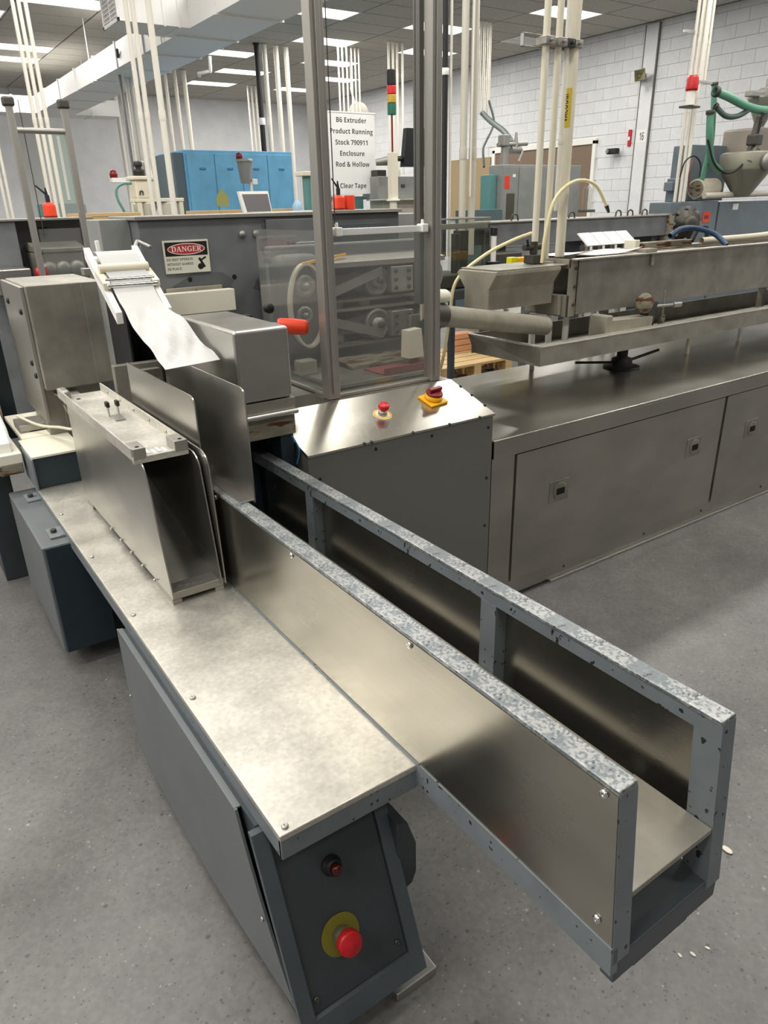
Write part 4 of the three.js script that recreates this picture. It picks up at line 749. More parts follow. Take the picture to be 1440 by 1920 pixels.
{ const t = thing('air_valve', 'grimy grey air valve at the foot of the trough pipes', 'valve', [2.82, 1.36, -2.75]); part(t, 'body', merge([box(2.79, 2.87, 1.355, 1.40, -2.79, -2.72, .006), rod([2.83, 1.40, -2.76], [2.83, 1.46, -2.76], .02), rod([2.76, 1.435, -2.76], [2.90, 1.435, -2.76], .016)]), M.darkzinc); part(t, 'lever', rod([2.78, 1.44, -2.75], [2.75, 1.475, -2.73], .006), M.black); }
// ================================================================ VERTICAL PIPES
function pipe(label, group, x, z, r, y0, o = {}) {
  const t = thing('service_pipe', label, 'pipe', [x, y0, z], group), y1 = o.y1 ?? CEIL + .005, m = o.m ?? M.pipe;
  part(t, 'tube', rod([x, y0, z], [x, y1, z], r, r, 14), m);
  if (o.y1 === undefined) part(t, 'ceiling_collar', lathe([[r * .9, 0], [r * 1.3, 0], [r * 1.3, .015], [r * .9, .02]], [x, CEIL - .02, z], [0, 1, 0], 16), m);
  if (o.band) part(t, 'white_band', lathe([[r * .9, 0], [r * 1.35, 0], [r * 1.35, o.bh ?? .1], [r * .9, o.bh ?? .1]], [x, o.band, z], [0, 1, 0], 16), M.white, 'white label band');
  if (o.cup) part(t, 'coupling', lathe([[r * .9, 0], [r * 1.14, .003], [r * 1.14, r * 3], [r * .9, r * 3 + .003]], [x, o.cup, z], [0, 1, 0], 14), m);
  return t;
}
const ORD = ['first', 'second', 'third', 'fourth', 'fifth', 'sixth'];
[[1.834, .019, 1.0], [1.892, .019, 1.0], [1.955, .020, 1.0]].forEach(([x, r], n) => pipe(ORD[n] + ' of three slim white pipes inside the grey ladder frame', 'pipes behind the grey ladder frame', x, -9.0, r, .9, { cup: 2.5 }));
[[1.44, .014], [1.39, .014]].forEach(([x, r], n) => pipe(['thin white pipe at the left picture edge, right of its twin', 'thin white pipe hugging the left picture edge'][n], 'thin pipes at the left edge', x, -9.0, r, .9, { cup: 2.0 }));
[[2.23, .019], [2.287, .020], [2.418, .026]].forEach(([x, r], n) => pipe(['left slim white pipe passing in front of the air grille', 'right slim white pipe passing in front of the air grille', 'thicker white pipe crossing the end of the branch duct'][n], 'pipes before the air duct', x, -6.8, r, .9, { cup: 2.35 }));
[[5.86, .046, -19.5], [6.03, .041, -19.5], [4.18, .03, -13.2], [4.25, .03, -13.2]].forEach(([x, r, z], n) => pipe(ORD[n] + ' white pipe from the left behind the cream hopper', 'pipes behind the hopper', x, z, r, 1.0, n < 2 ? {} : { y1: 3.598 }));
pipe('dark grey pipe among the white ones behind the hopper', undefined, 4.02, -13.0, .024, 1.0, { y1: 3.598, m: std({ color: 0x8a8883, roughness: .5 }) });
[[6.43, .037], [6.65, .041], [6.86, .05]].forEach(([x, r], n) => pipe(ORD[n] + ' of three white pipes left of the blue cabinet front', 'pipes at the blue cabinet', x, -17.6, r, 1.2, { }));
[[7.05, .049], [7.215, .046], [7.46, .049], [7.677, .047]].forEach(([x, r], n) => pipe(['black pole with a white band right of the blue cabinet', 'white pole right next to the black pole', 'white pole second from the left guard post', 'white pole nearest to the left guard post'][n], n ? 'white poles by the black pole' : undefined, x, -14.3, r, 1.2, n ? {} : { m: M.black, band: 3.12, bh: .12 }));
[9.045, 9.15, 9.26].forEach((x, n) => pipe(ORD[n] + ' of three faint thin pipes on the back wall above the grey bin', 'thin pipes on the back wall', x, -19, .024, 2.8, { cup: 3.9 }));
[8.54, 8.63, 8.73, 8.84, 8.925, 9.01].forEach((x, n) => pipe(ORD[n] + ' thin white pipe from the left above the white text banner', 'thin pipes above the banner', x, -13.8, .018, 2.6, { cup: 4.0 - (n % 2) * .1 }));
[9.165, 9.27, 9.365, 9.49].forEach((x, n) => pipe(ORD[n] + ' thin white pipe from the left behind the stack light', 'thin pipes behind the stack light', x, -13.0, .022, 2.2, { cup: 3.9 }));
pipe('black pole with white label right of the right guard post', undefined, 4.382, -5.4, .024, 1.2, { m: M.black, band: 2.63, bh: .05 });
pipe('thin white pipe next to the black pole by the right post', undefined, 4.445, -5.4, .011, 1.2, {});
[[4.595, .031], [4.705, .032]].forEach(([x, r], n) => pipe((n ? 'right' : 'left') + ' thick grey-white pipe standing behind the clear hood box', 'thick pipes behind the clear hood', x, -5.4, r, 1.2, { m: M.pipeG, cup: 2.0 }));
pipe('slim white pipe with red tag between the thick grey ones', undefined, 4.65, -5.36, .008, 1.7, {});
[[9.62, .021], [9.71, .024], [9.80, .024], [9.85, .014]].forEach(([x, r], n) => pipe(ORD[n] + ' white pipe from the left above the dark elbow hose', 'pipes with the dark elbow hose', x, -10.9, r, n === 3 ? 3.3 : 3.08, { cup: 3.6 }));
[[2.824, .0165, 1.46], [2.907, .016, 1.375], [2.963, .012, 1.6], [3.012, .0245, 1.378]].forEach(([x, r, y], n) => pipe(['leftmost cream pipe rising from the trough valve', 'second cream pipe rising from the trough', 'slim white pipe between the cream trough pipes', 'thickest cream pipe with the yellow AIR label'][n], 'pipes rising from the trough', x, -2.75, r, y, { cup: n === 2 ? 1.9 : undefined, m: n === 2 ? M.pipe : std({ color: 0xdcd6c2, roughness: .5 }) }));
{ // yellow label band on the thick pipe and the strut clamp
  const t = thing('pipe_label', 'yellow wrap label with black letters on the thickest cream pipe', 'label', [3.012, 2.0, -2.75]);
  const map = canvasTex(64, 256, (c, w, h) => { c.fillStyle = '#d0b52c'; c.fillRect(0, 0, w, h); c.save(); c.translate(w / 2, h / 2); c.rotate(-Math.PI / 2); c.fillStyle = '#17140a'; c.font = 'bold 44px sans-serif'; c.textAlign = 'center'; c.textBaseline = 'middle'; c.fillText('VACUUM', 0, 0, 220); c.restore(); });
  const g = new THREE.CylinderGeometry(.0252, .0252, .165, 20, 1, true, Math.PI * 1.05, Math.PI * .75); g.translate(3.012, 2.06, -2.75);
  part(t, 'wrap', g, std({ map, roughness: .5, side: THREE.DoubleSide }), null, true);
  const s = thing('strut_clamp', 'galvanised strut arm clamping the cream pipes near the ceiling', 'clamp', [2.85, 2.3, -2.76]);
  part(s, 'strut', merge([box(2.70, 2.86, 2.345, 2.35, -2.79, -2.77), box(2.70, 2.86, 2.295, 2.30, -2.79, -2.77), box(2.70, 2.706, 2.295, 2.35, -2.79, -2.77), box(2.86, 3.03, 2.30, 2.345, -2.80, -2.78)]), M.zinc);
  for (const x of [2.824, 2.907, 2.963, 3.012]) part(s, 'saddle', merge([box(x - .03, x + .03, 2.305, 2.34, -2.785, -2.72, .004), rod([x, 2.322, -2.72], [x, 2.322, -2.705], .008)]), x > 2.95 && x < 3 ? M.darkzinc : M.alu);
}
[[8.19, .019], [8.25, .019], [8.285, .019]].forEach(([x, r], n) => pipe(ORD[n] + ' white conduit from the left at the right extruder', 'conduits at the right extruder', x - .06 * n, -5.6 - n * .05, r, 1.6, { cup: 2.9 }));
[[8.17, .015], [8.30, .015], [8.36, .015]].forEach(([x, r], n) => pipe(ORD[n] + ' short white conduit stub above the green hoses', 'conduit stubs above the green hoses', x, -5.65, r, 2.83, { cup: 3.2 }));
{ const s = thing('strut_rack', 'small galvanised cross bracket tying the conduits above the hoses', 'bracket', [8.2, 2.84, -5.6]); part(s, 'strut', box(7.98, 8.42, 2.82, 2.85, -5.62, -5.58, .003), M.zinc); part(s, 'strut', box(7.98, 8.42, 3.3, 3.33, -5.74, -5.70, .003), M.zinc); }
// ================================================================ AIR DUCT
{
  const t = thing('air_duct', 'large white rectangular air duct running back below the ceiling', 'duct', [4.2, 3.6, -13]);
  part(t, 'main_run', box(3.83, 4.62, 3.6, 3.92, -18.5, -6.2, .004), M.duct);
  for (let z = -7.4; z > -18; z -= 1.25) part(t, 'joint_flange', box(3.81, 4.64, 3.585, 3.935, z - .015, z + .015, .002), M.duct);
  part(t, 'far_run', box(-2, 5.6, 3.6, 3.92, -19.2, -18.5, .004), M.duct);
  for (const x of [0.6, 2.2, 3.4, 5.0]) part(t, 'joint_flange', box(x - .015, x + .015, 3.585, 3.935, -19.21, -18.49, .002), M.duct);
  part(t, 'branch', box(3.02, 3.83, 3.6, 4.14, -10.06, -9.47, .004), M.duct);
  part(t, 'branch_seam', box(3.52, 3.545, 3.59, 4.15, -10.07, -9.46, .002), M.duct); part(t, 'branch_seam', box(3.70, 3.72, 3.59, 4.15, -10.07, -9.46, .002), M.duct);
  const g = part(t, 'air_grille', merge([box(3.0, 3.02, 3.6, 3.635, -10.06, -9.47), box(3.0, 3.02, 4.1, 4.14, -10.06, -9.47), box(3.0, 3.02, 3.6, 4.14, -10.06, -10.02), box(3.0, 3.02, 3.6, 4.14, -9.51, -9.47), box(3.005, 3.015, 3.6, 4.14, -9.78, -9.75)]), M.duct);
  part(g, 'grille_back', box(3.016, 3.019, 3.63, 4.1, -10.02, -9.51, 0), std({ color: 0x5d5048, roughness: .9 }));
  for (let k = 0; k < 11; k++) part(g, 'grille_blade', box(3.004, 3.016, 3.65 + k * .042, 3.66 + k * .042, -10.02, -9.51, 0), M.duct);
  for (let k = 0; k < 11; k++) part(g, 'grille_blade', box(3.006, 3.014, 3.635, 4.1, -9.99 + k * .046, -9.982 + k * .046, 0), M.duct);
  for (const z of [-7, -10.4, -13.8, -17.4]) for (const x of [3.81, 4.64]) part(t, 'hanger_rod', rod([x, 3.58, z], [x, CEIL + .02, z], .008, .008, 8), M.duct);
  part(t, 'damper_lever', rod([3.82, 3.72, -12.3], [3.79, 3.8, -12.2], .02), M.darkzinc);
}
// ================================================================ LADDER-LIKE GUARD FRAME AND SECOND LINE MACHINE AT THE LEFT
{
  const t = thing('guard_frame', 'tall grey ladder-like guard frame at the left', 'frame', [1.15, 1.2, -5.5]);
  const z = -5.5, xa = .985, xb = 1.31;
  part(t, 'post', box(xa - .02, xa + .02, 1.1, 2.29, z - .02, z + .02, .004), M.alu); part(t, 'post', box(xb - .02, xb + .02, 1.1, 2.29, z - .02, z + .02, .004), M.alu);
  part(t, 'crossbar', rod([xa, 2.13, z], [xb, 2.13, z], .018), M.alu);
  for (const x of [xa, xb]) part(t, 'pulley_cap', box(x - .035, x + .035, 2.26, 2.315, z - .03, z + .03, .014), M.darkzinc);
  part(t, 'clear_panel', box(xa + .03, xb - .03, 1.12, 1.55, z - .004, z, 0), M.clearHaze);
  part(t, 'cable', merge([rod([xa + .06, 1.5, z], [xa + .06, 2.3, z], .003, .003, 6)]), M.darkzinc);
}
{
  const t = thing('second_puller', 'grey puller machine with bolt holes behind the cutter housing', 'machine', [.5, 0, -6]);
  part(t, 'frame_panel', box(-1.2, .93, 0, 1.60, -6.3, -5.8, .006), M.frameGrey); part(t, 'top_flange', box(-1.22, 1.45, 1.60, 1.615, -6.32, -5.78, .003), M.alu);
  part(t, 'rear_panel', box(.93, 1.45, 0, 1.60, -6.3, -6.0, .006), M.frameDark);
  for (const [x, y] of [[.60, 1.51], [.70, 1.51], [.62, 1.42], [.55, 1.38], [.53, 1.33], [.60, 1.33]]) part(t, 'bolt_hole', rod([x, y, -5.8], [x, y, -5.797], .014), M.hole);
  part(t, 'roller_head', box(.99, 1.30, 1.22, 1.40, -6.0, -5.62, .02), M.dull); part(t, 'hood', prismX([[-5.6, 1.40], [-5.6, 1.42], [-5.85, 1.46], [-6, 1.44], [-6, 1.40]], .99, 1.32, .002), M.dull);
  for (const x of [1.06, 1.15, 1.24]) part(t, 'pulley', lathe([[0, 0], [.05, 0], [.05, .04], [.02, .05], [0, .05]], [x, 1.29, -5.62], [0, 0, 1], 18), M.cast);
  part(t, 'base', box(.95, 1.4, 0, 1.22, -6, -5.62, .004), M.slateD);
  part(t, 'black_window', box(1.08, 1.17, 1.50, 1.55, -6.0, -5.99, .002), M.black);
  part(t, 'side_column', box(1.46, 1.90, 0, 1.59, -6.3, -5.9, .006), M.hammer);
  part(t, 'hand_knob', lathe([[0, 0], [.03, .005], [.045, .03], [.04, .06], [0, .07]], [.98, 1.27, -5.56], [.3, .2, 1], 18), M.red, 'red hand knob');
  part(t, 'steel_cover', box(.70, .92, 1.15, 1.31, -5.78, -5.5, .01), M.sheet);
}
oilCan(1.22, 1.615, -6.05, 'orange pump oil can on top of the left rear machine', 1.0);
// ================================================================ BACKGROUND EQUIPMENT, LEFT AND CENTRE
{ const t = thing('material_hopper', 'cream material hopper with a black motor on top', 'hopper', [2.6, 0, -8]);
  part(t, 'body', box(2.44, 2.64, 1.76, 1.93, -8.1, -7.9, .02), M.cream); part(t, 'lid', box(2.42, 2.66, 1.93, 1.965, -8.13, -7.87, .01), M.cream); part(t, 'shelf', box(2.43, 2.92, 1.725, 1.76, -8.12, -7.88, .006), M.cream);
  part(t, 'cone', lathe([[.05, 0], [.13, .2], [.14, .22], [0, .22]], [2.55, 1.505, -8.0], [0, 1, 0], 4), M.ivory); part(t, 'cone', lathe([[.04, 0], [.11, .2], [.12, .22], [0, .22]], [2.78, 1.505, -8.0], [0, 1, 0], 20), M.ivory);
  const m = part(t, 'motor', lathe([[0, 0], [.055, 0], [.055, .06], [.03, .065], [.03, .09], [.045, .095], [.04, .135], [0, .14]], [2.52, 1.965, -7.98], [0, 1, 0], 18), M.black); part(m, 'cable', tubeG([[2.54, 2.10, -7.98], [2.60, 2.09, -7.98], [2.64, 1.98, -7.95], [2.645, 1.86, -7.94]], .006), M.pipe);
  for (const x of [2.49, 2.59]) part(t, 'latch', tubeG([[x - .015, 1.79, -7.895], [x - .012, 1.825, -7.888], [x + .012, 1.825, -7.888], [x + .015, 1.79, -7.895]], .006), M.darkzinc);
  for (const [x, z] of [[2.44, -8.1], [2.87, -8.1], [2.44, -7.93], [2.87, -7.93]]) part(t, 'stand_leg', box(x, x + .04, 0, 1.725, z, z + .04), M.cream); }
{ const t = thing('suction_hose', 'curved teal suction hose left of the cream hopper', 'hose', [2.2, 0, -8]); part(t, 'hose', tubeG([[2.42, 1.90, -7.95], [2.33, 1.895, -7.95], [2.265, 1.85, -7.95], [2.26, 1.76, -7.95], [2.30, 1.66, -7.95], [2.34, 1.55, -7.95]], .013), M.teal); part(t, 'fitting', box(2.29, 2.39, 1.48, 1.64, -8.05, -7.9, .02), M.teal); part(t, 'pedestal', box(2.31, 2.37, 0, 1.48, -8.02, -7.93, .004), M.frameDark); }
{ const t = thing('warning_lamp', 'small red warning lamp on a stand left of the cream hopper', 'lamp', [2.68, 0, -9.3]); part(t, 'lens', lathe([[0, 0], [.042, 0], [.046, .04], [.035, .075], [0, .085]], [2.64, 2.0, -9.3], [0, 1, 0], 16), M.redDark); part(t, 'bracket', box(2.6, 2.84, 1.95, 2.0, -9.35, -9.25, .004), M.white); part(t, 'stand', rod([2.81, 0, -9.32], [2.81, 1.96, -9.32], .014), M.pipe); }
{ const t = thing('wood_pallet', 'stack of orange-brown pallet boards behind the ladder frame', 'pallet', [2.1, 0, -7.6]); for (let k = 0; k < 4; k++) part(t, 'board', box(1.72 + .02 * (k % 2), 2.3, 1.50 + k * .035, 1.53 + k * .035, -7.9, -7.4, .004), M.wood); part(t, 'stand', box(1.75, 2.28, 0, 1.50, -7.85, -7.45, .004), M.hammer); }
{ const t = thing('chip_board', 'long timber boards along the foot of the blue cabinet', 'boards', [4.5, 0, -9]); for (let k = 0; k < 4; k++) part(t, 'board', box(3.3 + k * .33, 3.6 + k * .33, 1.56, 1.63, -8.9, -8.6, .006), M.wood); part(t, 'table', box(3.25, 4.7, 0, 1.56, -8.9, -8.6, .006), M.hammer); }
{ // blue cabinet
  const z = -12; const t = thing('blue_cabinet', 'large sky blue cabinet against the back wall', 'cabinet', [5.5, 0, z - .5]);
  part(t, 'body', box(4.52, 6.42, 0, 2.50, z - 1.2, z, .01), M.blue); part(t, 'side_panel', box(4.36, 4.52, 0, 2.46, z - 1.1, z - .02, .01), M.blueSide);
  for (let k = 0; k < 4; k++) { const x0 = 4.56 + k * .465; const d = part(t, 'door', box(x0, x0 + .455, 1.62, 2.45, z, z + .015, .004), M.blue); part(d, 'handle', box(x0 + .2, x0 + .3, 2.22, 2.25, z + .015, z + .035, .004), std({ color: 0x3f86b4, roughness: .5 })); }
  part(t, 'lower_trim', box(4.5, 6.42, 1.56, 1.61, z, z + .02, .004), std({ color: 0x2d6f9e, roughness: .5 }));
  part(t, 'warning_sticker', prismZ([[4.98, 1.68], [5.2, 1.68], [5.2, 1.82], [5.09, 1.95], [4.98, 1.82]], z + .015, z + .018, 0), std({ color: 0xb2b26a, roughness: .6 })); }
{ const t = thing('grey_bin', 'small grey feeder bin in front of the blue cabinet', 'bin', [5.3, 0, -11.3]); part(t, 'bin', lathe([[.09, 0], [.13, .30], [.145, .30], [.145, .34], [0, .34]], [5.22, 2.0, -11.3], [0, 1, 0], 4), M.hammer); part(t, 'beacon', lathe([[0, 0], [.05, 0], [.05, .07], [0, .09]], [5.14, 2.34, -11.3]), M.redDark); part(t, 'stand', rod([5.30, 0, -11.3], [5.30, 2.02, -11.3], .022), M.white); part(t, 'valve', box(5.31, 5.40, 1.98, 2.06, -11.34, -11.26, .01), M.white); }
{ const t = thing('tilted_screen', 'grey operator panel with a pale frame below the black pole', 'screen', [4.4, 0, -8.2]); part(t, 'frame', hexa([[3.68, 1.57, -8.12], [4.02, 1.57, -8.12], [4.02, 1.57, -8.06], [3.68, 1.57, -8.06], [3.66, 1.82, -8.2], [4.02, 1.82, -8.2], [4.02, 1.82, -8.14], [3.66, 1.82, -8.14]]), M.white); part(t, 'face', hexa([[3.71, 1.60, -8.065], [4.0, 1.60, -8.065], [4.0, 1.60, -8.052], [3.71, 1.60, -8.052], [3.69, 1.79, -8.128], [4.0, 1.79, -8.128], [4.0, 1.79, -8.115], [3.69, 1.79, -8.115]]), std({ color: 0x4c4a4c, roughness: .35 })); part(t, 'stand', box(3.75, 3.95, 0, 1.57, -8.2, -8.08, .005), M.frameDark); }
{ const t = thing('white_fixture', 'white and green fittings between the poles left of the guard post', 'fixture', [4.75, 0, -8.3]); part(t, 'cap', box(4.52, 4.86, 1.98, 2.03, -8.4, -8.2, .01), M.cream); part(t, 'column', rod([4.62, 1.5, -8.3], [4.62, 2.0, -8.3], .05), M.teal); part(t, 'column', rod([4.78, 1.5, -8.3], [4.78, 2.0, -8.3], .04), M.cream); part(t, 'pot', lathe([[0, 0], [.1, 0], [.12, .2], [0, .2]], [4.95, 1.5, -8.3]), M.hammer); part(t, 'table', box(4.4, 5.1, 0, 1.5, -8.5, -8.1, .005), M.hammer); part(t, 'blue_bottle', lathe([[0, 0], [.06, 0], [.06, .16], [.02, .22], [0, .22]], [4.42, 1.5, -8.2]), std({ color: 0xa8cbe0, roughness: .3 })); }
{ // banner
  const z = -9, t = thing('text_banner', 'white hanging banner with six lines of black text', 'banner', [5.7, 1.75, z]);
  const x0 = 5.30, x1 = 6.095, y0 = 1.79, y1 = 2.76;
  const map = canvasTex(512, 640, (c, w, h) => { c.fillStyle = '#f2f3f1'; c.fillRect(0, 0, w, h); c.fillStyle = '#3c3c3c'; c.font = 'bold 54px sans-serif'; c.textAlign = 'center'; ['B6 Extruder', 'Product Running', 'Stock 790911', 'Enclosure', 'Rod & Hollow', '', 'Clear Tape'].forEach((s, k) => c.fillText(s, w * .54, 76 + k * 86)); });
  part(t, 'sheet', box(x0, x1, y0, y1, z - .012, z - .002, .001), M.white); part(t, 'print', quad([x0, y0, z], [x1, y0, z], [x1, y1, z], [x0, y1, z]), std({ map, roughness: .7 }), null, true); part(t, 'top_bar', rod([x0 - .02, y1, z - .007], [x1 + .02, y1, z - .007], .012), M.white);
  part(t, 'base_tank', box(5.35, 5.95, 0, 1.76, z - .25, z - .1, .01), M.teal); }
{ const z = -8.5, t = thing('stack_light', 'black red amber and green stack light on a slim pole', 'signal light', [6.03, 0, z]); const x = 6.03;
  part(t, 'pole', rod([x, 2.25, z], [x, 2.70, z], .012), M.redDark); part(t, 'post', box(x - .05, x + .05, 1.70, 2.27, z - .05, z + .05, .006), M.cream);
  const seg = [[2.70, M.teal], [2.83, M.yellow], [2.93, M.red], [3.03, M.black]]; const cols = [std({ color: 0x1d6a55, roughness: .3 }), std({ color: 0xc2a23a, roughness: .3 }), std({ color: 0xd0262c, roughness: .3 }), M.black];
  seg.forEach(([y], k) => part(t, 'light_segment', lathe([[0, 0], [.054, 0], [.056, .008], [.056, .085 + (k === 3 ? .07 : 0) + (k === 0 ? .035 : 0)], [.05, .098 + (k === 3 ? .07 : 0) + (k === 0 ? .03 : 0)], [0, .098 + (k === 3 ? .07 : 0) + (k === 0 ? .03 : 0)]], [x, y, z], [0, 1, 0], 20), cols[k], ['green segment', 'amber segment', 'red segment', 'black buzzer cap'][k]));
  part(t, 'arm', rod([x + .04, 2.2, z], [x + .24, 2.2, z], .018), M.darkzinc); part(t, 'base', rod([x, 1.69, z], [x, 1.71, z], .09), M.white); part(t, 'column', rod([x, 0, z], [x, 1.69, z], .05), M.cream); }
{ const z = -8.45, t = thing('black_monitor', 'black operator monitor seen from behind left of the right post', 'monitor', [6.35, 2.0, z]); part(t, 'shell', hexa([[6.17, 2.10, z - .08], [6.62, 2.10, z - .08], [6.62, 2.10, z], [6.17, 2.10, z], [6.23, 2.555, z - .08], [6.62, 2.555, z - .08], [6.62, 2.555, z], [6.23, 2.555, z]]), M.screen); part(t, 'mount', box(6.08, 6.3, 2.17, 2.23, z - .12, z - .06, .004), M.darkzinc); }
{ const z = -8.8, t = thing('grey_enclosure', 'grey electrical enclosure under the black monitor', 'enclosure', [6.3, 0, z]); part(t, 'body', box(6.0, 6.64, 1.72, 2.0, z - .4, z, .01), M.hammer); part(t, 'terminal_strip', box(6.02, 6.17, 2.0, 2.08, z - .2, z - .05, .004), M.darkzinc); for (const x of [6.28, 6.35, 6.42]) part(t, 'gland', rod([x, 2.0, z - .1], [x, 2.09, z - .1], .02), M.white); part(t, 'lock', box(6.38, 6.44, 1.86, 1.9, z, z + .01, .002), M.darkzinc); part(t, 'plinth', box(6.12, 6.8, 0, 1.72, z - .4, z - .05, .01), M.pipeG); part(t, 'plinth_top', box(5.99, 6.8, 1.70, 1.72, z - .29, z + .1, .003), M.pipeG); }
{ const t = thing('wall_fan', 'small pale wall fan beside the stack light', 'fan', [9.2, 3.2, -14.5]); part(t, 'housing', lathe([[0, 0], [.2, 0], [.22, .04], [.2, .14], [0, .14]], [9.25, 3.40, -14.3], [0, 0, 1], 20), M.pipeG); part(t, 'arm', rod([9.25, 3.4, -14.3], [9.25, 3.9, -14.5], .02), M.white); part(t, 'rod', rod([9.25, 3.9, -14.5], [9.25, CEIL, -14.5], .012), M.white); }
{ const z = -8.7, t = thing('camera_arm', 'grey articulated arm fitting left of the stack light post', 'arm', [5.85, 1.7, z]); part(t, 'elbow', rod([5.90, 2.16, z], [6.06, 2.18, z + .1], .04, .06), M.cast); part(t, 'link', rod([6.06, 2.18, z + .1], [6.06, 2.0, z + .12], .03), M.cast); part(t, 'stand', rod([6.06, 1.72, z + .12], [6.06, 2.02, z + .12], .02), M.cast); }
// ================================================================ CLEAR HOOD BOX, PALLET, BRICK STACK
{ const t = thing('clear_hood', 'clear acrylic hood over dark equipment behind the right guard post', 'hood', [3.98, 0, -4.85]);
  const x0 = 3.72, x1 = 4.21, z0 = -5.12, z1 = -4.6;
  part(t, 'front_pane', box(x0, x1, 1.10, 1.535, z1 - .005, z1, 0), M.clear); part(t, 'side_pane', box(x1 - .005, x1, 1.10, 1.535, z0, z1, 0), M.clear); part(t, 'side_pane', box(x0, x0 + .005, 1.10, 1.535, z0, z1, 0), M.clear);
  part(t, 'roof_pane', box(x0, x1, 1.530, 1.536, z0, z1, 0), M.clearHaze);
  part(t, 'edge_strip', merge([box(x0 - .004, x1 + .004, 1.53, 1.54, z1 - .006, z1 + .004), box(x1 - .004, x1 + .006, 1.53, 1.54, z0, z1), box(x0, x1, 1.46, 1.50, z1 - .04, z1 - .02)]), M.alu);
  part(t, 'base_frame', box(x0 - .05, x1 + .05, .93, 1.0, z0, z1, .004), M.slateD); for (const [lx, lz] of [[x0 - .05, z0], [x1, z0], [x0 - .05, z1 - .06]]) part(t, 'frame_leg', box(lx, lx + .05, 0, .93, lz, lz + .05, .003), M.slateD); part(t, 'motor', merge([box(x0 + .05, x1 - .1, 1.0, 1.12, z0 + .1, z1 - .1, .02), rod([x0 + .12, 1.12, -4.85], [x0 + .12, 1.4, -4.85], .05), rod([x0 + .3, 1.12, -4.8], [x0 + .3, 1.42, -4.8], .035), box(x0 + .36, x0 + .44, 1.12, 1.44, -4.9, -4.8)]), M.darkzinc);
  part(t, 'air_filter', rod([4.255, 1.2, -4.6], [4.255, 1.4, -4.6], .022), M.white); part(t, 'regulator', rod([4.255, 1.4, -4.6], [4.255, 1.46, -4.6], .03), M.black); part(t, 'bracket', box(4.215, 4.30, 1.15, 1.2, -4.64, -4.56, .004), M.black);
  part(t, 'brace', rod([4.0, 1.1, -4.55], [4.3, .82, -4.45], .018), M.alu); part(t, 'foot_plate', box(4.1, 4.6, .78, .82, -4.6, -4.3, .004), M.alu); part(t, 'leg', box(4.5, 4.55, 0, .78, -4.5, -4.4, .003), M.frameDark); }
{ const t = thing('yellow_level', 'short bright yellow bar behind the trough hood', 'bar', [4.2, 0, -4.15]); part(t, 'bar', box(4.06, 4.36, 1.20, 1.26, -4.18, -4.12, .006), M.yellow); part(t, 'end_cap', box(4.0, 4.06, 1.19, 1.265, -4.18, -4.12, .006), std({ color: 0xd9d020, roughness: .4 })); part(t, 'support', merge([box(4.02, 4.40, 1.15, 1.19, -4.2, -4.1), box(4.18, 4.23, 0, 1.15, -4.18, -4.13)]), M.frameDark); }
{ const t = thing('pallet', 'yellow wooden pallet on the floor behind the bench', 'pallet', [4.65, 0, -5.6]);
  for (let k = 0; k < 5; k++) part(t, 'deck_board', box(4.2, 5.12, .20, .225, -6.0 + k * .165, -5.86 + k * .165, .004), M.wood);
  for (const x of [4.2, 4.62, 5.03]) part(t, 'stringer', box(x, x + .09, .09, .20, -6.0, -5.2, .004), M.wood); for (const z of [-6.0, -5.6, -5.3]) part(t, 'bottom_board', box(4.2, 5.12, .06, .09, z, z + .1, .004), M.wood); for (const [x, z] of [[4.2, -5.3], [5.03, -5.3], [4.2, -6.0], [5.03, -6.0]]) part(t, 'foot_block', box(x, x + .09, 0, .06, z, z + .1, .004), M.wood); }
for (let k = 0; k < 3; k++) { const y = .2255 + k * .0625; const t = thing('clay_brick', ['bottom brick of the small stack on the pallet', 'middle brick of the small stack on the pallet', 'top brick of the small stack on the pallet'][k], 'brick', [4.97, y, -5.8], 'bricks on the pallet'); const dx = [0, .03, .015][k]; part(t, 'brick', box(4.80 + dx, 5.07 + dx, y, y + .058, -5.88, -5.74, .008), M.brick); part(t, 'frog', box(4.86 + dx, 5.01 + dx, y + .0575, y + .0605, -5.84, -5.78, .0005), M.brick); }
{ const t = thing('grey_crate', 'low grey crate on the floor beside the yellow pallet', 'crate', [3.5, 0, -4.4]); part(t, 'box', merge([box(3.0, 3.62, 0, .22, -4.6, -4.1, .006)]), M.hammer); part(t, 'lid', box(2.98, 3.64, .22, .24, -4.62, -4.08, .005), M.white); }
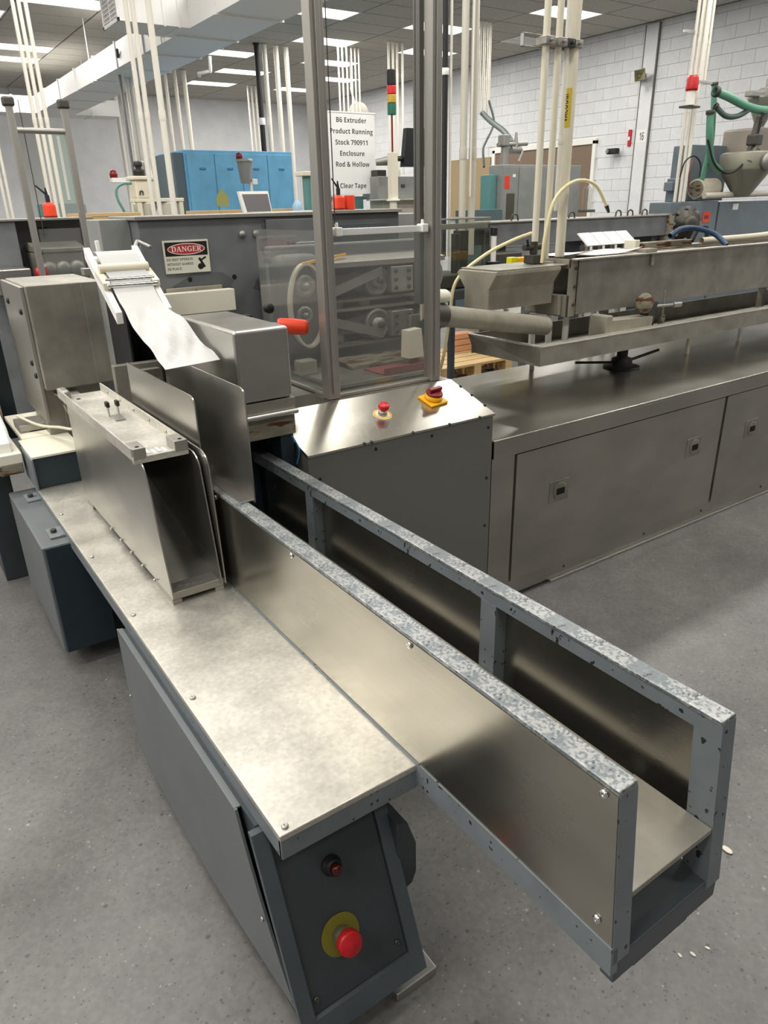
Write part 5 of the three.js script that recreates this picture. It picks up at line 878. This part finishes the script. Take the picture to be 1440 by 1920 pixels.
// ================================================================ SECOND LINE TROUGH AND EXTRUDER ON THE RIGHT
{ const z = -5.5, t = thing('second_trough', 'long grey trough beam of the next production line', 'trough', [6.4, 0, z - .3]);
  part(t, 'front_wall', box(5.05, 7.82, 1.25, 1.46, z - .02, z, .003), M.frameGrey); part(t, 'top_rim', box(5.03, 7.84, 1.46, 1.475, z - .36, z + .02, .003), M.alu); part(t, 'back_wall', box(5.05, 7.82, 1.25, 1.46, z - .34, z - .32, .003), M.frameDark); for (const x of [5.2, 6.4, 7.6]) part(t, 'stand_leg', box(x, x + .1, 0, 1.25, z - .3, z - .05), M.slateD);
  part(t, 'end_flange', box(7.78, 7.86, 1.18, 1.48, z - .36, z + .04, .004), M.rust);
  for (const x of [5.35, 6.16, 6.9, 7.1, 7.35]) part(t, 'hoop', tubeG([[x - .04, 1.475, z], [x - .03, 1.52, z], [x, 1.535, z], [x + .04, 1.52, z], [x + .05, 1.475, z]], .008, 20, 8), M.darkzinc);
  part(t, 'side_gear', merge([box(5.0, 5.35, 1.0, 1.2, z + .02, z + .14, .02), rod([5.4, 1.1, z + .1], [5.9, 1.12, z + .1], .05)]), M.darkzinc); part(t, 'low_bed', box(4.9, 7.8, .9, 1.0, z - .3, z + .2, .004), M.dull); }
{ const z = -5.6, t = thing('extruder', 'blue-grey extruder with conical hoppers at the right edge', 'extruder', [9, 0, z - .4]);
  part(t, 'gear_cabinet', box(7.96, 8.92, 0, 1.60, z - .3, z, .012), M.extr); part(t, 'drive_cabinet', box(8.94, 11.2, 0, 1.585, z - .3, z + .01, .012), M.extr);
  part(t, 'top_rail', rod([8.55, 1.66, z + .03], [10.6, 1.68, z + .03], .035), M.pipeG); part(t, 'upper_housing', box(8.72, 9.5, 1.6, 2.24, z - .6, z - .32, .012), M.extr); part(t, 'side_bracket', box(8.22, 8.40, 1.6, 1.86, z - .28, z - .12, .01), M.extr); part(t, 'side_bracket', box(8.14, 8.22, 1.72, 1.82, z - .26, z - .14, .01), M.extr);
  const h = part(t, 'die_head', lathe([[0, 0], [.2, 0], [.2, .05], [.15, .06], [.15, .12], [.09, .13], [.09, .2], [.05, .22], [0, .22]], [8.23, 1.36, z], [-.5, 0, 1], 24), M.darkzinc, 'bolted round die head');
  for (let k = 0; k < 8; k++) { const a = k * Math.PI / 4; part(h, 'bolt', rod([8.23 + Math.cos(a) * .155 - .02, 1.36 + Math.sin(a) * .17, z + .04 + Math.cos(a) * .07], [8.20 + Math.cos(a) * .155 - .02, 1.36 + Math.sin(a) * .17, z + .10 + Math.cos(a) * .07], .02), M.cast); }
  part(t, 'barrel', rod([8.56, 1.74, z - .1], [8.95, 1.75, z - .12], .11, .11, 24), M.tapewrap, 'tan barrel end'); part(t, 'barrel_core', rod([8.545, 1.739, z - .1], [8.562, 1.74, z - .1], .095), M.rust);
  const o = part(t, 'orange_label', box(8.62, 8.77, 1.36, 1.48, z + .0, z + .006, .001), M.orange); part(o, 'print', box(8.65, 8.74, 1.40, 1.44, z + .006, z + .008, .0005), M.redDark);
  part(t, 'white_label', box(9.22, 9.34, 1.49, 1.56, z + .011, z + .016, .001), M.white);
  const hp = part(t, 'hopper_cone', lathe([[.09, 0], [.29, .29], [.31, .31], [.31, .48], [.26, .5], [0, .5]], [9.22, 1.64, z + .1], [0, 1, 0], 28), std({ color: 0x8e8c7f, metalness: .5, roughness: .5 }), 'large steel feed cone'); part(hp, 'hub', lathe([[0, 0], [.1, 0], [.1, .06], [.04, .08], [0, .08]], [9.15, 2.02, z + .38], [-.1, 0, 1], 20), M.cast);
  part(t, 'dryer_drum', box(9.42, 10.7, 1.98, 2.42, z - .4, z + .1, .03), std({ color: 0x9a9187, metalness: .3, roughness: .5 })); part(t, 'drum_seam', box(9.72, 9.74, 1.97, 2.43, z - .4, z + .105, .002), M.frameDark);
  part(t, 'loader_cone', lathe([[.05, 0], [.18, .3], [.2, .32], [0, .32]], [9.55, 2.43, z + .0], [0, 1, 0], 24), M.dull, 'small loader cone'); part(t, 'loader_head', merge([rod([9.55, 2.75, z], [9.55, 2.82, z], .1), box(9.2, 9.52, 2.74, 2.80, z - .05, z + .05, .01), rod([9.6, 2.8, z], [9.6, 2.95, z], .03), box(9.5, 9.9, 2.80, 2.85, z - .05, z + .05, .01)]), M.cast);
  part(t, 'valve_stack', merge([rod([9.1, 2.1, z + .2], [9.15, 2.5, z + .2], .05, .03), rod([9.2, 2.45, z + .2], [9.32, 2.6, z + .2], .03), box(9.05, 9.2, 2.2, 2.32, z + .15, z + .28, .02), rod([9.0, 2.0, z + .25], [9.12, 2.15, z + .25], .06)]), M.darkzinc);
  part(t, 'gauge', lathe([[0, 0], [.05, 0], [.05, .05], [.02, .06], [0, .06]], [8.75, 1.62, z - .2], [0, 1, 0], 14), M.white);
}
[['thick green hose sagging across to the right hopper', [[8.36, 2.74, -5.5], [8.55, 2.69, -5.45], [8.9, 2.60, -5.4], [9.3, 2.58, -5.4], [9.7, 2.64, -5.4], [10.2, 2.74, -5.4]], .045, 'hose'], ['green hose loop hanging under the thick green one', [[8.40, 2.6, -5.5], [8.55, 2.50, -5.45], [8.75, 2.50, -5.42], [9.0, 2.60, -5.4]], .03, 'hoseD'], ['green hose curving down to the extruder housing', [[8.33, 2.55, -5.5], [8.38, 2.3, -5.5], [8.55, 2.05, -5.55], [8.85, 1.93, -5.6]], .04, 'hose'], ['vertical green hose dropping behind the extruder barrel', [[8.52, 2.85, -5.62], [8.55, 2.5, -5.6], [8.58, 2.2, -5.6], [8.60, 1.66, -5.7]], .032, 'hose'], ['thin dark cable looping between the conduits and valves', [[8.28, 2.25, -5.45], [8.4, 2.0, -5.4], [8.65, 1.90, -5.38], [8.95, 2.0, -5.38], [9.12, 2.3, -5.36], [9.16, 2.55, -5.36]], .013, 'rubber']].forEach(([l, p, r, m]) => { const t = thing(m === 'rubber' ? 'cable' : 'green_hose', l, m === 'rubber' ? 'cable' : 'hose', p[0]); part(t, 'hose', tubeG(p, r, 48), M[m]); part(t, 'end_clamp', lathe([[r * .9, 0], [r * 1.25, 0], [r * 1.25, r], [r * .9, r]], p[0], [p[1][0] - p[0][0], p[1][1] - p[0][1], p[1][2] - p[0][2]], 14), M.darkzinc); });
{ const t = thing('cable_coil', 'loose ring of dark cable around the conduits', 'cable', [8.15, 1.9, -5.5]); part(t, 'ring', tubeG([[7.92, 1.86, -5.5], [7.98, 2.02, -5.5], [8.14, 2.08, -5.5], [8.28, 2.0, -5.5], [8.3, 1.86, -5.5]], .008, 40, 8), M.rubber); part(t, 'ring', tubeG([[8.1, 1.70, -5.48], [8.06, 1.9, -5.48], [8.12, 2.06, -5.48]], .01, 20, 8), std({ color: 0x6a3a3a, roughness: .6 })); }
{ const t = thing('beacon_lamp', 'red beacon lamp with white base left of the conduits', 'lamp', [7.95, 2.6, -5.5]); part(t, 'lens', lathe([[0, 0], [.06, 0], [.065, .02], [.062, .12], [.045, .145], [0, .15]], [7.93, 2.72, -5.5]), M.red); part(t, 'base', rod([7.93, 2.58, -5.5], [7.93, 2.72, -5.5], .045), M.white); part(t, 'bracket', box(7.88, 8.1, 2.56, 2.58, -5.6, -5.48, .003), M.darkzinc); }
// ================================================================ THIRD LINE CABINET
{ const z = -8.6, t = thing('extruder_cabinet', 'tall grey extruder control cabinet with orange sticker and window', 'cabinet', [8.9, 0, z - .4]);
  part(t, 'body', box(8.08, 9.78, 0, 2.15, z - .3, z, .012), M.hammer); part(t, 'left_panel', box(8.09, 8.40, 1.0, 2.12, z, z + .012, .004), M.hammer); part(t, 'right_panel', box(8.42, 9.76, 1.0, 2.12, z, z + .008, .004), M.hammer);
  part(t, 'window', box(8.17, 8.33, 1.40, 1.76, z + .012, z + .02, .003), std({ color: 0x4d4a3c, roughness: .25 })); part(t, 'orange_sticker', box(8.12, 8.22, 1.82, 2.0, z + .012, z + .015, .001), M.orange); part(t, 'white_sticker', box(8.28, 8.34, 1.98, 2.02, z + .012, z + .015, .001), M.white);
  part(t, 'teal_side', box(7.92, 8.07, 1.35, 2.02, z - .3, z - .1, .01), M.teal); part(t, 'low_tank', box(7.4, 8.07, 0, 1.55, z - .25, z + .05, .01), std({ color: 0x56696b, roughness: .5 }));
  part(t, 'valve_tree', merge([rod([8.3, 2.15, z - .2], [8.3, 2.42, z - .2], .06), rod([8.15, 2.42, z - .2], [8.75, 2.45, z - .2], .03), box(8.2, 8.32, 2.4, 2.56, z - .26, z - .12, .02), rod([8.52, 2.4, z - .2], [8.52, 2.6, z - .2], .04, .015), rod([8.42, 2.36, z - .2], [8.62, 2.36, z - .2], .05), rod([8.55, 2.2, z - .15], [8.62, 2.34, z - .15], .02)]), M.cast);
  part(t, 'bottle', lathe([[0, 0], [.07, 0], [.07, .3], [.03, .36], [0, .36]], [9.86, 1.5, z + .1]), M.clearHaze); part(t, 'bottle_shelf', box(9.78, 9.96, 1.46, 1.50, z, z + .2, .004), M.frameDark); }
{ const t = thing('elbow_hose', 'dark grey elbow hose dropping from the pipes to the valve tree', 'hose', [8.0, 2.5, -9]); part(t, 'hose', tubeG([[9.70, 3.1, -10.9], [9.62, 2.95, -10.6], [9.3, 2.72, -9.9], [8.8, 2.5, -9.2], [8.3, 2.46, -8.8]], .045, 40), M.hoseD); part(t, 'thin_cable', tubeG([[9.85, 3.3, -10.9], [9.8, 2.95, -10.7], [9.45, 2.62, -10.5], [9.3, 2.5, -10.4], [9.15, 2.2, -10.2]], .02, 30, 8), M.hoseD); }
{ const t = thing('blank_board', 'tan notice board behind the grey extruder cabinet', 'board', [WALLX, 0, -14.6]); part(t, 'board', box(WALLX - .05, WALLX - .015, 1.3, 2.6, -15.2, -13.7, .004), std({ color: 0xa58f6d, roughness: .8 })); part(t, 'frame', box(WALLX - .06, WALLX - .012, 1.26, 1.3, -15.22, -13.68, .004), M.frameDark); }
// left wall pieces far behind
{ const t = thing('green_cabinet', 'pale green glazed panel behind the ladder frame', 'panel', [2.6, 0, -11.5]); part(t, 'panel', box(2.42, 2.72, 1.75, 2.62, -11.6, -11.5, .01), std({ color: 0xb9c9c2, roughness: .3 })); part(t, 'light_strip', box(2.58, 2.62, 1.8, 2.6, -11.5, -11.49, .002), M.white); part(t, 'lower_box', box(2.35, 2.8, 0, 1.75, -11.7, -11.45, .01), std({ color: 0x9aa8a8, roughness: .5 })); part(t, 'teal_side', box(2.2, 2.35, 0, 1.76, -11.7, -11.45, .01), M.teal); }
// flakes on the floor, sprinkler stub
[['large pale plastic flake on the floor right of the conveyor end', 1.564, -.67, .013], ['tiny white flake on the floor nearest the conveyor corner', 1.198, -.564, .005], ['tiny white flake on the floor, middle one of three', 1.225, -.548, .006], ['tiny white flake on the floor, farthest right of three', 1.267, -.537, .005]].forEach(([l, x, z, s]) => {
  const t = thing('plastic_flake', l, 'flake', [x, 0, z], 'flakes on the floor by the conveyor'); const g = new THREE.SphereGeometry(s, 10, 6); g.scale(1.3, .25, .75); g.rotateY(x * 9); g.translate(x, s * .25, z); part(t, 'flake', g, M.ivory);
});
{ const t = thing('sprinkler_pipe', 'small bent white sprinkler pipe under the ceiling left of the lights', 'pipe', [6.8, 4.2, -16]); part(t, 'drop', rod([6.75, CEIL, -15.8], [6.86, 4.25, -16.1], .035), M.duct); part(t, 'arm', rod([6.86, 4.25, -16.1], [6.72, 4.24, -16.42], .035), M.duct); part(t, 'head', lathe([[0, 0], [.03, 0], [.05, .03], [0, .05]], [6.72, 4.17, -16.42]), M.zinc); }
renderer.render(scene, camera);
